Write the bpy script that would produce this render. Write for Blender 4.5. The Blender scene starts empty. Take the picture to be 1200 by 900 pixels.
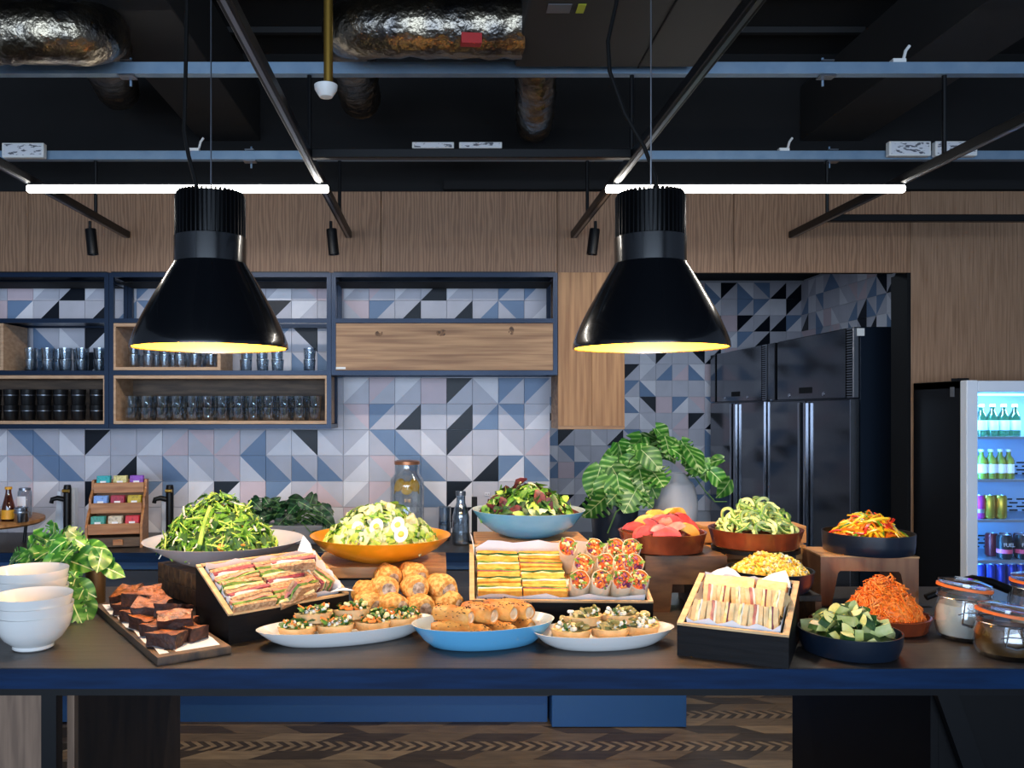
import bpy, bmesh, math, random
from mathutils import Vector, Matrix, Euler

# ------------------------------------------------------------------ camera, world, light, exposure
scene = bpy.context.scene
C = scene.collection
CAMZ, F, VX, VY = 1.62, 1000.0, 515.0, 480.0
cam = bpy.data.cameras.new('camera')
cam.sensor_width = 36.0
cam.lens = 36.0 * F / 1200.0
cam.shift_x = 0.5 - VX / 1200.0
cam.shift_y = (VY - 450.0) / 1200.0
cam.clip_start = 0.05
camo = bpy.data.objects.new('camera', cam)
C.objects.link(camo)
camo.location = (0, 0, CAMZ)
camo.rotation_euler = (math.pi / 2, 0, 0)
scene.camera = camo

world = bpy.data.worlds.new('world')
scene.world = world
world.use_nodes = True
world.node_tree.nodes['Background'].inputs[0].default_value = (0.55, 0.72, 1.0, 1)
world.node_tree.nodes['Background'].inputs[1].default_value = 0.35

scene.view_settings.view_transform = 'Standard'
scene.view_settings.look = 'None'
scene.view_settings.gamma = 1.0
scene.view_settings.use_curve_mapping = False
scene.view_settings.exposure = 0.0


def area(name, loc, rot, sx, sy, power, col):
    l = bpy.data.lights.new(name, 'AREA')
    l.shape = 'RECTANGLE'
    l.size, l.size_y, l.energy, l.color = sx, sy, power, col
    o = bpy.data.objects.new(name, l)
    C.objects.link(o)
    o.location, o.rotation_euler = loc, rot
    return o


# daylight entering through the window wall behind the camera
area('window_daylight', (-0.4, -3.85, 1.75), (math.pi / 2, 0, 0), 7.0, 2.3, 430, (0.62, 0.78, 1.0))

# ------------------------------------------------------------------ helpers


def at(px, py, D):
    return Vector(((px - VX) * D / F, D, CAMZ - (py - VY) * D / F))


def X(px, D):
    return (px - VX) * D / F


def Z(py, D):
    return CAMZ - (py - VY) * D / F


def lin(c):
    out = []
    for v in c[:3]:
        v /= 255.0
        out.append(v / 12.92 if v <= 0.04045 else ((v + 0.055) / 1.055) ** 2.4)
    return tuple(out) + (1.0,)


MATS = {}


def mat(name, col, rough=0.5, metal=0.0, col2=None, scale=20.0, detail=3.0, thr=None, bump=0.0, bscale=None,
        stretch=None, emit=None, estr=1.0, spec=0.5, coat=0.0, sss=0.0, objrand=0.0, wave=None):
    """principled material; col2 mixes in with noise (thr=(lo,hi) ramp); all colours in sRGB 0-255"""
    m = bpy.data.materials.new(name)
    m.use_nodes = True
    nt = m.node_tree
    N, L = nt.nodes, nt.links
    p = N['Principled BSDF']
    p.inputs['Base Color'].default_value = lin(col)
    p.inputs['Roughness'].default_value = rough
    p.inputs['Metallic'].default_value = metal
    p.inputs['Specular IOR Level'].default_value = spec
    p.inputs['Coat Weight'].default_value = coat
    if sss:
        p.inputs['Subsurface Weight'].default_value = sss
        p.inputs['Subsurface Radius'].default_value = (0.01, 0.006, 0.003)
    src = None
    if col2 is not None or bump:
        tc = N.new('ShaderNodeTexCoord')
        mp = N.new('ShaderNodeMapping')
        L.new(tc.outputs['Object'], mp.inputs['Vector'])
        if stretch:
            mp.inputs['Scale'].default_value = stretch
        oi = N.new('ShaderNodeObjectInfo')
        mu = N.new('ShaderNodeMath'); mu.operation = 'MULTIPLY'; mu.inputs[1].default_value = 17.0
        L.new(oi.outputs['Random'], mu.inputs[0])
        cb = N.new('ShaderNodeCombineXYZ')
        L.new(mu.outputs[0], cb.inputs[0]); L.new(mu.outputs[0], cb.inputs[2])
        L.new(cb.outputs[0], mp.inputs['Location'])
        src = mp.outputs['Vector']
    if col2 is not None:
        if wave:
            tx = N.new('ShaderNodeTexWave')
            tx.wave_type = 'BANDS'; tx.bands_direction = wave[0]
            tx.inputs['Scale'].default_value = scale
            tx.inputs['Distortion'].default_value = wave[1]
            tx.inputs['Detail'].default_value = 2.5
            tx.inputs['Detail Scale'].default_value = wave[2]
            fac = tx.outputs['Fac']
        else:
            tx = N.new('ShaderNodeTexNoise')
            tx.inputs['Scale'].default_value = scale
            tx.inputs['Detail'].default_value = detail
            fac = tx.outputs['Fac']
        L.new(src, tx.inputs['Vector'])
        rp = N.new('ShaderNodeValToRGB')
        lo, hi = thr or (0.35, 0.65)
        rp.color_ramp.elements[0].position = lo
        rp.color_ramp.elements[1].position = hi
        rp.color_ramp.elements[0].color = lin(col)
        rp.color_ramp.elements[1].color = lin(col2)
        L.new(fac, rp.inputs['Fac'])
        L.new(rp.outputs['Color'], p.inputs['Base Color'])
        if objrand:
            hs = N.new('ShaderNodeHueSaturation')
            mr = N.new('ShaderNodeMapRange')
            mr.inputs['To Min'].default_value = 1 - objrand
            mr.inputs['To Max'].default_value = 1 + objrand
            L.new(oi.outputs['Random'], mr.inputs['Value'])
            L.new(mr.outputs[0], hs.inputs['Value'])
            L.new(rp.outputs['Color'], hs.inputs['Color'])
            L.new(hs.outputs['Color'], p.inputs['Base Color'])
    if bump:
        bn = N.new('ShaderNodeTexNoise')
        bn.inputs['Scale'].default_value = bscale or scale
        bn.inputs['Detail'].default_value = 4
        L.new(src, bn.inputs['Vector'])
        b = N.new('ShaderNodeBump')
        b.inputs['Strength'].default_value = bump
        b.inputs['Distance'].default_value = 0.01
        L.new(bn.outputs['Fac'], b.inputs['Height'])
        L.new(b.outputs['Normal'], p.inputs['Normal'])
    if emit:
        p.inputs['Emission Color'].default_value = lin(emit)
        p.inputs['Emission Strength'].default_value = estr
    MATS[name] = m
    return m


def glass(name, tint=(255, 255, 255), refl=1.0, rough=0.02):
    """thin clear glass: transparent with a fresnel gloss"""
    m = bpy.data.materials.new(name)
    m.use_nodes = True
    nt = m.node_tree
    N, L = nt.nodes, nt.links
    N.remove(N['Principled BSDF'])
    out = N['Material Output']
    tr = N.new('ShaderNodeBsdfTransparent'); tr.inputs[0].default_value = lin(tint)
    gl = N.new('ShaderNodeBsdfGlossy'); gl.inputs['Roughness'].default_value = rough
    lw = N.new('ShaderNodeLayerWeight'); lw.inputs['Blend'].default_value = 0.5
    pw = N.new('ShaderNodeMath'); pw.operation = 'POWER'; pw.inputs[1].default_value = 3.0
    L.new(lw.outputs['Facing'], pw.inputs[0])
    mu = N.new('ShaderNodeMath'); mu.operation = 'MULTIPLY_ADD'; mu.inputs[1].default_value = 0.5 * refl; mu.inputs[2].default_value = 0.07 * refl
    mu.use_clamp = True
    mx = N.new('ShaderNodeMixShader')
    L.new(pw.outputs[0], mu.inputs[0]); L.new(mu.outputs[0], mx.inputs[0])
    L.new(tr.outputs[0], mx.inputs[1]); L.new(gl.outputs[0], mx.inputs[2])
    L.new(mx.outputs[0], out.inputs['Surface'])
    MATS[name] = m
    return m


def emitter(name, col, strength):
    m = bpy.data.materials.new(name)
    m.use_nodes = True
    N, L = m.node_tree.nodes, m.node_tree.links
    N.remove(N['Principled BSDF'])
    e = N.new('ShaderNodeEmission')
    e.inputs[0].default_value = lin(col); e.inputs[1].default_value = strength
    L.new(e.outputs[0], N['Material Output'].inputs['Surface'])
    MATS[name] = m
    return m


class MB:
    """mesh builder: collects shapes, then build() links one mesh object"""

    def __init__(s):
        s.v, s.f, s.m, s.sm, s.M = [], [], [], [], Matrix()

    def add(s, vs, fs, mi=0, smooth=False):
        b = len(s.v)
        s.v += [tuple(s.M @ Vector(p)) for p in vs]
        for f in fs:
            s.f.append([b + i for i in f]); s.m.append(mi); s.sm.append(smooth)
        return s

    def box(s, c, d, mi=0, b=0.0, rz=0.0):
        hx, hy, hz = d[0] / 2, d[1] / 2, d[2] / 2
        R = Matrix.Translation(c) @ Matrix.Rotation(rz, 4, 'Z')
        if b <= 0:
            vs = [(sx * hx, sy * hy, sz * hz) for sx in (-1, 1) for sy in (-1, 1) for sz in (-1, 1)]
            fs = [(0, 1, 3, 2), (4, 6, 7, 5), (0, 4, 5, 1), (2, 3, 7, 6), (0, 2, 6, 4), (1, 5, 7, 3)]
        else:
            b = min(b, hx * .9, hy * .9, hz * .9)
            idx, vs = {}, []
            sg = (-1, 1)
            for sx in sg:
                for sy in sg:
                    for sz in sg:
                        for k in range(3):
                            idx[(sx, sy, sz, k)] = len(vs)
                            vs.append((sx * (hx - (b if k != 0 else 0)), sy * (hy - (b if k != 1 else 0)), sz * (hz - (b if k != 2 else 0))))
            I = lambda *a: idx[a]
            fs = []
            for q in sg:
                fs.append((I(q, -1, -1, 0), I(q, 1, -1, 0), I(q, 1, 1, 0), I(q, -1, 1, 0)))
                fs.append((I(-1, q, -1, 1), I(1, q, -1, 1), I(1, q, 1, 1), I(-1, q, 1, 1)))
                fs.append((I(-1, -1, q, 2), I(1, -1, q, 2), I(1, 1, q, 2), I(-1, 1, q, 2)))
                for r in sg:
                    fs.append((I(q, r, -1, 0), I(q, r, 1, 0), I(q, r, 1, 1), I(q, r, -1, 1)))
                    fs.append((I(q, -1, r, 0), I(q, 1, r, 0), I(q, 1, r, 2), I(q, -1, r, 2)))
                    fs.append((I(-1, q, r, 1), I(1, q, r, 1), I(1, q, r, 2), I(-1, q, r, 2)))
                    for t in sg:
                        fs.append((I(q, r, t, 0), I(q, r, t, 1), I(q, r, t, 2)))
        s.add([tuple(R @ Vector(p)) for p in vs], fs, mi)
        return s

    def lathe(s, prof, n=32, mi=0, c=(0, 0, 0), sx=1.0, sy=1.0, smooth=True, rz=0.0):
        """prof: list of (r, z) or (r, z, material of the band that ends here)"""
        vs, rings = [], []
        for q in prof:
            r, z = q[0], q[1]
            if r < 1e-6:
                rings.append([len(vs)]); vs.append((c[0], c[1], c[2] + z))
            else:
                rings.append(list(range(len(vs), len(vs) + n)))
                for i in range(n):
                    a = 2 * math.pi * i / n + rz
                    vs.append((c[0] + r * sx * math.cos(a), c[1] + r * sy * math.sin(a), c[2] + z))
        b = len(s.v)
        s.v += [tuple(s.M @ Vector(p)) for p in vs]
        for k in range(1, len(rings)):
            A, B = rings[k - 1], rings[k]
            m = prof[k][2] if len(prof[k]) > 2 else mi
            for i in range(n):
                j = (i + 1) % n
                if len(A) == 1 and len(B) == 1:
                    continue
                if len(A) == 1:
                    f = (A[0], B[i], B[j])
                elif len(B) == 1:
                    f = (A[i], A[j], B[0])
                else:
                    f = (A[i], A[j], B[j], B[i])
                s.f.append([b + q for q in f]); s.m.append(m); s.sm.append(smooth)
        return s

    def tube(s, pts, r, n=8, mi=0, caps=True, smooth=True):
        pts = [Vector(p) for p in pts]
        rr = r if isinstance(r, (list, tuple)) else [r] * len(pts)
        vs, prev = [], None
        for k, p in enumerate(pts):
            if k == 0:
                d = pts[1] - p
            elif k == len(pts) - 1:
                d = p - pts[k - 1]
            else:
                d = pts[k + 1] - pts[k - 1]
            d.normalize()
            if prev is None:
                u = d.orthogonal().normalized()
            else:
                u = (prev - d * prev.dot(d)).normalized()
            prev = u
            w = d.cross(u)
            for i in range(n):
                a = 2 * math.pi * i / n
                vs.append(tuple(p + (u * math.cos(a) + w * math.sin(a)) * rr[k]))
        fs = []
        for k in range(len(pts) - 1):
            for i in range(n):
                j = (i + 1) % n
                fs.append((k * n + i, k * n + j, (k + 1) * n + j, (k + 1) * n + i))
        b0 = len(s.v)
        s.add(vs, fs, mi, smooth)
        if caps:
            s.f.append([b0 + i for i in range(n)]); s.m.append(mi); s.sm.append(False)
            e = b0 + (len(pts) - 1) * n
            s.f.append([e + i for i in range(n)]); s.m.append(mi); s.sm.append(False)
        return s

    def bar(s, a, b, w, h=None, mi=0):
        """rectangular bar from a to b"""
        a, b = Vector(a), Vector(b)
        h = h or w
        d = (b - a).normalized()
        up = Vector((0, 0, 1)) if abs(d.z) < 0.95 else Vector((0, 1, 0))
        u = d.cross(up).normalized() * (w / 2)
        v = d.cross(u).normalized() * (h / 2)
        vs = [tuple(p + u * i + v * j) for p in (a, b) for i, j in ((-1, -1), (1, -1), (1, 1), (-1, 1))]
        s.add(vs, [(0, 1, 2, 3), (4, 5, 6, 7), (0, 1, 5, 4), (1, 2, 6, 5), (2, 3, 7, 6), (3, 0, 4, 7)], mi)
        return s

    def prism(s, poly, z0, z1, mi=0, axis='Z', smooth=False):
        """extrude polygon (x, y) from z0 to z1; axis 'Y': poly is (x, z), extruded along y"""
        n = len(poly)
        if axis == 'Z':
            vs = [(x, y, z0) for x, y in poly] + [(x, y, z1) for x, y in poly]
        elif axis == 'Y':
            vs = [(x, z0, y) for x, y in poly] + [(x, z1, y) for x, y in poly]
        else:
            vs = [(z0, x, y) for x, y in poly] + [(z1, x, y) for x, y in poly]
        b0 = len(s.v)
        s.add(vs, [(i, (i + 1) % n, n + (i + 1) % n, n + i) for i in range(n)], mi, smooth)
        s.f.append([b0 + i for i in range(n)]); s.m.append(mi); s.sm.append(False)
        s.f.append([b0 + n + i for i in range(n)]); s.m.append(mi); s.sm.append(False)
        return s

    def quad(s, a, b, c, d, mi=0):
        return s.add([a, b, c, d], [(0, 1, 2, 3)], mi)

    def mesh(s, name, mats, angle=40, recalc=True):
        me = bpy.data.meshes.new(name)
        me.from_pydata(s.v, [], s.f)
        for m in mats:
            me.materials.append(MATS[m] if isinstance(m, str) else m)
        me.polygons.foreach_set('material_index', s.m)
        me.polygons.foreach_set('use_smooth', s.sm)
        if recalc:
            bm = bmesh.new(); bm.from_mesh(me)
            bmesh.ops.recalc_face_normals(bm, faces=bm.faces)
            bm.to_mesh(me); bm.free()
        if any(s.sm):
            me.set_sharp_from_angle(angle=math.radians(angle))
        me.update()
        return me

    def build(s, name, mats, parent=None, loc=(0, 0, 0), rot=(0, 0, 0), **tagkw):
        if isinstance(mats, (str, bpy.types.Material)):
            mats = [mats]
        me = s.mesh(name, mats)
        return place(name, me, parent, loc, rot, **tagkw)


def tag(o, label=None, cat=None, group=None, kind=None):
    if label:
        o['label'] = label
    if cat:
        o['category'] = cat
    if group:
        o['group'] = group
    if kind:
        o['kind'] = kind
    return o


def place(name, me, parent=None, loc=(0, 0, 0), rot=(0, 0, 0), scale=None, **tagkw):
    o = bpy.data.objects.new(name, me)
    C.objects.link(o)
    o.location = loc
    o.rotation_euler = rot
    if scale:
        o.scale = scale
    if parent is not None:
        o.parent = parent
    tag(o, **tagkw)
    return o


def thing(name, label, cat, loc=(0, 0, 0), rz=0.0, group=None):
    o = bpy.data.objects.new(name, None)
    o.empty_display_size = 0.05
    C.objects.link(o)
    o.location = loc
    o.rotation_euler = (0, 0, rz)
    return tag(o, label, cat, group)


def dup(root, loc, rz=None, label=None, group=None):
    r = root.copy(); C.objects.link(r); r.location = loc
    if rz is not None:
        r.rotation_euler = (0, 0, rz)
    if label:
        r['label'] = label
    if group:
        r['group'] = group
    for ch in list(root.children):
        c = ch.copy(); C.objects.link(c); c.parent = r
        for g in list(ch.children):
            d = g.copy(); C.objects.link(d); d.parent = c
    return r


def basis(d, n):
    """rotation with local +Y along d and local +Z near n"""
    d = Vector(d).normalized()
    n = Vector(n)
    x = d.cross(n)
    if x.length < 1e-4:
        x = d.orthogonal()
    x.normalize()
    z = x.cross(d)
    return Matrix((x, d, z)).transposed()


def noisy(mb, amt, freq=40.0, seed=0):
    from mathutils import noise
    off = Vector((seed * 7.3, seed * 3.1, seed * 1.7))
    mb.v = [tuple(Vector(p) + noise.noise_vector(Vector(p) * freq + off) * amt) for p in mb.v]
    return mb


def slab(sx, sy, sz, n=3, mi_side=0, mi_top=0, r=0.2):
    """rounded box made from a grid: n cells on each axis, edges softened; centre on the base"""
    mb = MB()
    pts = {}
    vs, fs, ms = [], [], []

    def vid(i, j, k):
        key = (i, j, k)
        if key not in pts:
            p = Vector((2 * i / n - 1, 2 * j / n - 1, 2 * k / n - 1))
            q = p.copy()
            l = (abs(p.x) ** 6 + abs(p.y) ** 6 + abs(p.z) ** 6) ** (1 / 6)
            q = p * (1 - r) + p / max(l, 1e-6) * r * 1.0 if l > 0 else p
            pts[key] = len(vs)
            vs.append((q.x * sx / 2, q.y * sy / 2, (q.z + 1) * sz / 2))
        return pts[key]
    for a in range(n):
        for b in range(n):
            for e in (0, n):
                fs.append((vid(e, a, b), vid(e, a + 1, b), vid(e, a + 1, b + 1), vid(e, a, b + 1))); ms.append(mi_side)
                fs.append((vid(a, e, b), vid(a + 1, e, b), vid(a + 1, e, b + 1), vid(a, e, b + 1))); ms.append(mi_side)
                fs.append((vid(a, b, e), vid(a + 1, b, e), vid(a + 1, b + 1, e), vid(a, b + 1, e))); ms.append(mi_top if e == n else mi_side)
    b0 = len(mb.v)
    mb.add(vs, [], 0)
    for f, m in zip(fs, ms):
        mb.f.append([b0 + i for i in f]); mb.m.append(m); mb.sm.append(True)
    return mb


R = random.Random(11)
ORD = ['first', 'second', 'third', 'fourth', 'fifth', 'sixth', 'seventh', 'eighth', 'ninth', 'tenth', 'eleventh', 'twelfth', 'thirteenth', 'fourteenth', 'fifteenth', 'sixteenth', 'seventeenth', 'eighteenth', 'nineteenth', 'twentieth']
rad = math.radians

# ------------------------------------------------------------------ materials
mat('black_paint', (8, 8, 9), 0.7, spec=0.2)
mat('ceiling_black', (9, 9, 11), 0.9, col2=(13, 13, 15), scale=4)
mat('duct_grey', (30, 30, 31), 0.7)
mat('steel_navy', (9, 32, 58), 0.3, 0.3, spec=0.4)
mat('black_metal', (9, 10, 13), 0.4, 0.1, spec=0.3)
mat('lamp_black', (10, 12, 16), 0.22, 0.0, coat=0.4)
mat('lamp_gold', (240, 176, 40), 0.45, 0.0)
mat('galvanised', (112, 138, 162), 0.45, 0.25, col2=(124, 148, 170), scale=12)
mat('brass', (190, 150, 70), 0.35, 0.9)
mat('white_plastic', (225, 225, 222), 0.4)
mat('driver_print', (215, 216, 220), 0.5, col2=(90, 92, 100), scale=30, thr=(.55, .6), stretch=(1, 1, 3))
mat('print_grey', (90, 92, 98), 0.6)
mat('foil', (96, 94, 94), 0.28, 1.0, col2=(150, 138, 118), scale=9, bump=1.0, bscale=28)
mat('red_print', (170, 35, 35), 0.5)
mat('blue_print', (35, 60, 170), 0.5)
mat('plaster', (185, 188, 195), 0.8)
mat('grout', (196, 197, 204), 0.9)
for _n, _c in (('W', (232, 230, 236)), ('G', (200, 199, 208)), ('P', (216, 196, 202)), ('B', (118, 142, 174)), ('N', (13, 20, 31))):
    mat('tile_' + _n, _c, 0.3, col2=tuple(min(255, int(v * 1.04) + 1) for v in _c), scale=6, spec=0.2)
mat('oak_panel', (124, 90, 64), 0.55, col2=(152, 115, 85), scale=3.2, thr=(0.1, 0.9), wave=('X', 9.0, 1.6), stretch=(5.5, 1, 0.55), bump=0.15, bscale=60)
mat('oak_fine', (126, 94, 68), 0.55, col2=(154, 120, 92), scale=10, stretch=(12, 1, 0.35), bump=0.1, bscale=30)
mat('oak_board', (140, 100, 66), 0.5, col2=(186, 144, 102), scale=6, detail=5, stretch=(0.35, 3, 8), bump=0.06)
mat('oak_upright', (146, 98, 54), 0.5, col2=(184, 134, 84), scale=6, detail=5, stretch=(8, 3, 0.35), bump=0.06)
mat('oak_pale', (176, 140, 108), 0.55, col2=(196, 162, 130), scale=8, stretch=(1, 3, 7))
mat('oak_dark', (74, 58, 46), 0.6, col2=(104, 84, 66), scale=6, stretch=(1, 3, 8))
mat('knot', (66, 48, 36), 0.6, col2=(136, 98, 66), scale=70)
mat('worktop', (42, 38, 36), 0.38, col2=(64, 57, 52), scale=5, detail=6, stretch=(1, 18, 18), bump=0.06, bscale=20)
mat('worktop_edge', (3, 28, 58), 0.5, col2=(5, 38, 74), scale=6, stretch=(1, 10, 10), spec=0.15)
mat('cabinet_blue', (26, 72, 120), 0.5)
mat('cabinet_grey', (50, 54, 64), 0.5)
mat('dark_wood', (36, 31, 28), 0.55, col2=(58, 46, 38), scale=5, stretch=(8, 3, 0.8))
mat('floor_base', (40, 33, 28), 0.6)
mat('plank_dark', (58, 47, 38), 0.5, col2=(76, 62, 50), scale=8, stretch=(1, 6, 1))
mat('plank_mid', (96, 78, 60), 0.5, col2=(118, 97, 74), scale=8, stretch=(1, 6, 1))
mat('plank_light', (126, 104, 80), 0.5, col2=(148, 124, 96), scale=8, stretch=(1, 6, 1))
mat('fridge_steel', (92, 95, 102), 0.12, 0.9, col2=(98, 101, 108), scale=40)
mat('fridge_side', (30, 42, 58), 0.3, 0.6)
mat('chrome', (190, 195, 205), 0.18, 1.0)
mat('steel_bright', (150, 155, 165), 0.3, 0.95)
mat('white_enamel', (215, 222, 232), 0.35)
glass('clear_glass', (242, 247, 250), 1.8)
glass('tumbler_glass', (228, 238, 246), 3.2, 0.08)
glass('door_glass', (250, 252, 255), 0.5)
glass('green_glass', (150, 190, 150), 1.2)
glass('amber_glass', (170, 110, 40), 1.2)
emitter('led_white', (255, 250, 240), 14.0)
emitter('fill_glow', (215, 232, 255), 3.0)
emitter('bulb', (255, 225, 170), 12.0)

# ------------------------------------------------------------------ room shell
WALL_D, BULK_D, REC_D, REC_X = 5.0, 4.71, 7.93, 3.36
SLAB_Z = 3.6
XL, XR, YF = -4.2, 4.6, -4.0
TP = 0.1515                      # tile pitch


def struct(mb, name, mats, **k):
    return mb.build(name, mats, kind='structure', **k)


floor = struct(MB().box(((XL + XR) / 2, 2.1, -0.03), (XR - XL, 12.4, 0.04)), 'floor', 'floor_base', label='dark parquet floor in chevron bands', cat='floor')
struct(MB().box(((XL + XR) / 2, 2.1, SLAB_Z + 0.06), (XR - XL, 12.4, 0.12)), 'ceiling', 'ceiling_black', label='black painted open ceiling slab above the ducts', cat='ceiling')
struct(MB().box((XL - 0.06, 2.1, 1.78), (0.12, 12.4, 3.64)), 'wall_left', 'plaster', label='plain side wall left of the kitchen', cat='wall')
struct(MB().box((XR + 0.06, 2.1, 1.78), (0.12, 12.4, 3.64)), 'wall_right', 'plaster', label='plain side wall right of the kitchen', cat='wall')
wf = MB().box(((XL + XR) / 2, YF - 0.1, 0.25), (XR - XL, 0.2, 0.5)).box(((XL + XR) / 2, YF - 0.1, 3.3), (XR - XL, 0.2, 0.6))
wf.box((XL + 0.2, YF - 0.1, 1.75), (0.4, 0.2, 2.5)).box((XR - 0.55, YF - 0.1, 1.75), (1.1, 0.2, 2.5))
struct(wf, 'wall_front', 'plaster', label='wall with wide windows facing the kitchen', cat='wall')
w1 = MB()
for i in range(6):
    w1.box((XL + 0.4 + i * 7.3 / 5, YF - 0.1, 1.75), (0.06, 0.1, 2.5))
w1.box((XL + 4.05, YF - 0.1, 0.53), (7.3, 0.1, 0.06)).box((XL + 4.05, YF - 0.1, 2.97), (7.3, 0.1, 0.06))
w1 = struct(w1, 'window_1', 'black_metal', label='black framed window band behind the viewer', cat='window')
for i in range(5):
    MB().box((XL + 0.4 + (i + .5) * 7.3 / 5, YF - 0.1, 1.75), (7.3 / 5 - .06, 0.01, 2.38)).build('pane', 'door_glass', w1)

# back wall behind the shelves (ends where the fridge recess opens) and the recess
WEND = X(644.6, WALL_D)
wall_back = struct(MB().box(((XL + WEND) / 2, WALL_D + 0.09, 1.4), (WEND - XL, 0.156, 2.84)), 'wall_back', 'grout', label='tiled kitchen wall behind the open shelves with geometric triangles', cat='wall')
wall_recess = struct(MB().box(((WEND + XR) / 2 - 0.8, REC_D + 0.07, 1.4), (XR - WEND + 1.6, 0.116, 2.84)), 'wall_recess', 'grout', label='tiled far wall of the fridge recess', cat='wall')
wall_recess_side = struct(MB().box((REC_X + 0.07, 6.45, 1.4), (0.116, 2.9, 2.84)), 'wall_recess_side', 'grout', label='tiled side wall of the recess behind the tall fridges', cat='wall')
struct(MB().box(((WEND + XR) / 2 - 0.3, 6.4, 2.86), (4.6, 3.4, 0.05)), 'ceiling_recess', 'ceiling_black', label='black soffit over the fridge recess', cat='ceiling')
struct(MB().box(((XL + XR) / 2, BULK_D + 0.14, 3.22), (XR - XL, 0.2, 0.78)), 'wall_upper', 'ceiling_black', label='black wall strip above the oak bulkhead', cat='wall')

# tiles: '/' upper-left + lower-right colour, '\' upper-right + lower-left colour, '.' one colour
TILES = {
 0: (-1, '.G .P /WG /GN /WG \\WG /BG .G .G /GB /BG /GW \\PG .P /WG /PG /WG /GN /WG .G /BG /BG'),
 1: (-1, '.P /BW /GN .G /GN /GB \\BG .G .G /BG .G /NG /WG .G \\PG /BG /GN .G /GN /GB \\BG /GW'),
 2: (-1, '.G .G \\GB \\GW /NW .G .G /GB .G \\GW .G /BG \\NG .G /GW \\BG .G /GN .G .W /BG .G'),
 3: (-1, '.G .W \\GB .G /NW .G .G .W /GB .G .G .W \\GB \\GB .G .P .G /NG .G .W /BG .G'),
 4: (-1, '.G .G \\GW .G /NG .G .W .G /GB .G .G .W .G .G /WG /PG /WG .P /NG \\WG /BG /BG'),
 5: (-1, '.G .G \\GW .G /NG .G .W .G /GB .G .G .W .G .G \\PG /BG /GN .G /GN /GB \\BG /GW'),
 6: (-1, '/GW \\BG \\GB \\GW /NG .G /GW /GP \\PG /GP /GB /GW \\NW \\GW /GW \\BG \\GB \\GW /NG .G \\GW /GP'),
 7: (-1, '/GW \\PG \\BG \\GB /WG /GN \\GW \\GB \\GW \\PG \\BW \\GB \\GB \\GB /GW \\PG \\BG \\GB \\WG /GN /BW \\GB'),
 8: (-1, '.G /GP /WG .G /NW .G /BG /BG /WG /NW .P /BW /GP \\GP /WG /PG \\WG \\WB /NW .G .G \\GB'),
 9: (-1, '.W .G /GW .G \\WG .G \\GW /GW /WG .P .G /PG .G .W /PG .P /WG .G /NW \\GW .G /GW'),
}
TILE_ME = {}


def tile_mesh(code):
    if code in TILE_ME:
        return TILE_ME[code]
    h, b, t = TP / 2 - 0.0008, 0.0012, 0.010
    vs = [(-h, 0, -h), (h, 0, -h), (h, 0, h), (-h, 0, h),
          (-h, -t + b, -h), (h, -t + b, -h), (h, -t + b, h), (-h, -t + b, h),
          (-h + b, -t, -h + b), (h - b, -t, -h + b), (h - b, -t, h - b), (-h + b, -t, h - b)]
    o = code[0]
    ca, cb = code[1], code[-1]
    mb = MB()
    if o == '\\':
        mb.add(vs, [(9, 10, 11)] if False else [], 0)
        tri = [((9, 10, 11), 0), ((8, 9, 11), 1)]
        sides = [1, 0, 0, 1]          # bottom, right, top, left
    elif o == '/':
        mb.add(vs, [], 0)
        tri = [((8, 10, 11), 0), ((8, 9, 10), 1)]
        sides = [1, 1, 0, 0]
    else:
        mb.add(vs, [], 0)
        tri = [((8, 9, 10), 0), ((8, 10, 11), 0)]
        sides = [0, 0, 0, 0]
    for f, m in tri:
        mb.f.append(list(f)); mb.m.append(m); mb.sm.append(False)
    for i in range(4):
        j = (i + 1) % 4
        for k in (0, 4):
            mb.f.append([k + i, k + j, k + 4 + j, k + 4 + i]); mb.m.append(sides[i]); mb.sm.append(False)
    me = mb.mesh('tile', ['tile_' + ca, 'tile_' + cb], recalc=False)
    TILE_ME[code] = me
    return me


# '\' diagonal runs top-left to bottom-right: corners 11 (top left) and 9 (bottom right)
for row, (c0, txt) in TILES.items():
    zc = Z(321.8 + 30.3 * (row + .5), WALL_D)
    for k, code in enumerate(txt.split()):
        px = 8.3 + 30.3 * (c0 + k + .5)
        if px > 640:
            continue
        place('tile', tile_mesh(code), wall_back, (X(px, WALL_D), WALL_D + 0.012, zc))
tr = random.Random(5)
for row in TILES:
    for c in (-4, -3, -2):
        place('tile', tile_mesh(tr.choice(['.G', '/GW', '\\GW', '/GB', '\\BG', '.P', '/NG'])), wall_back, (X(8.3 + 30.3 * (c + .5), WALL_D), WALL_D + 0.012, Z(321.8 + 30.3 * (row + .5), WALL_D)))
tr = random.Random(5)
CODES = ['/GW', '\\GW', '/WG', '\\WG', '.G', '.G', '/GB', '\\GB', '/BG', '\\BG', '/NG', '/GN', '\\NG', '.W', '/GP', '\\PG', '/BW', '\\WB', '.P']
for i in range(18):
    for j in range(14):
        x = WEND + TP * (i + .5)
        z = 2.80 - TP * (j + .5)
        if x > REC_X - 0.02 or (x > 2.6 and z < 2.0):
            continue
        place('tile', tile_mesh(tr.choice(CODES)), wall_recess, (x, REC_D + 0.012, z))
for i in range(14):
    for j in range(5):
        place('tile', tile_mesh(tr.choice(CODES)), wall_recess_side, (REC_X + 0.012, REC_D - TP * (i + .5), 2.80 - TP * (j + .5)), (0, 0, -math.pi / 2))

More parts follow.
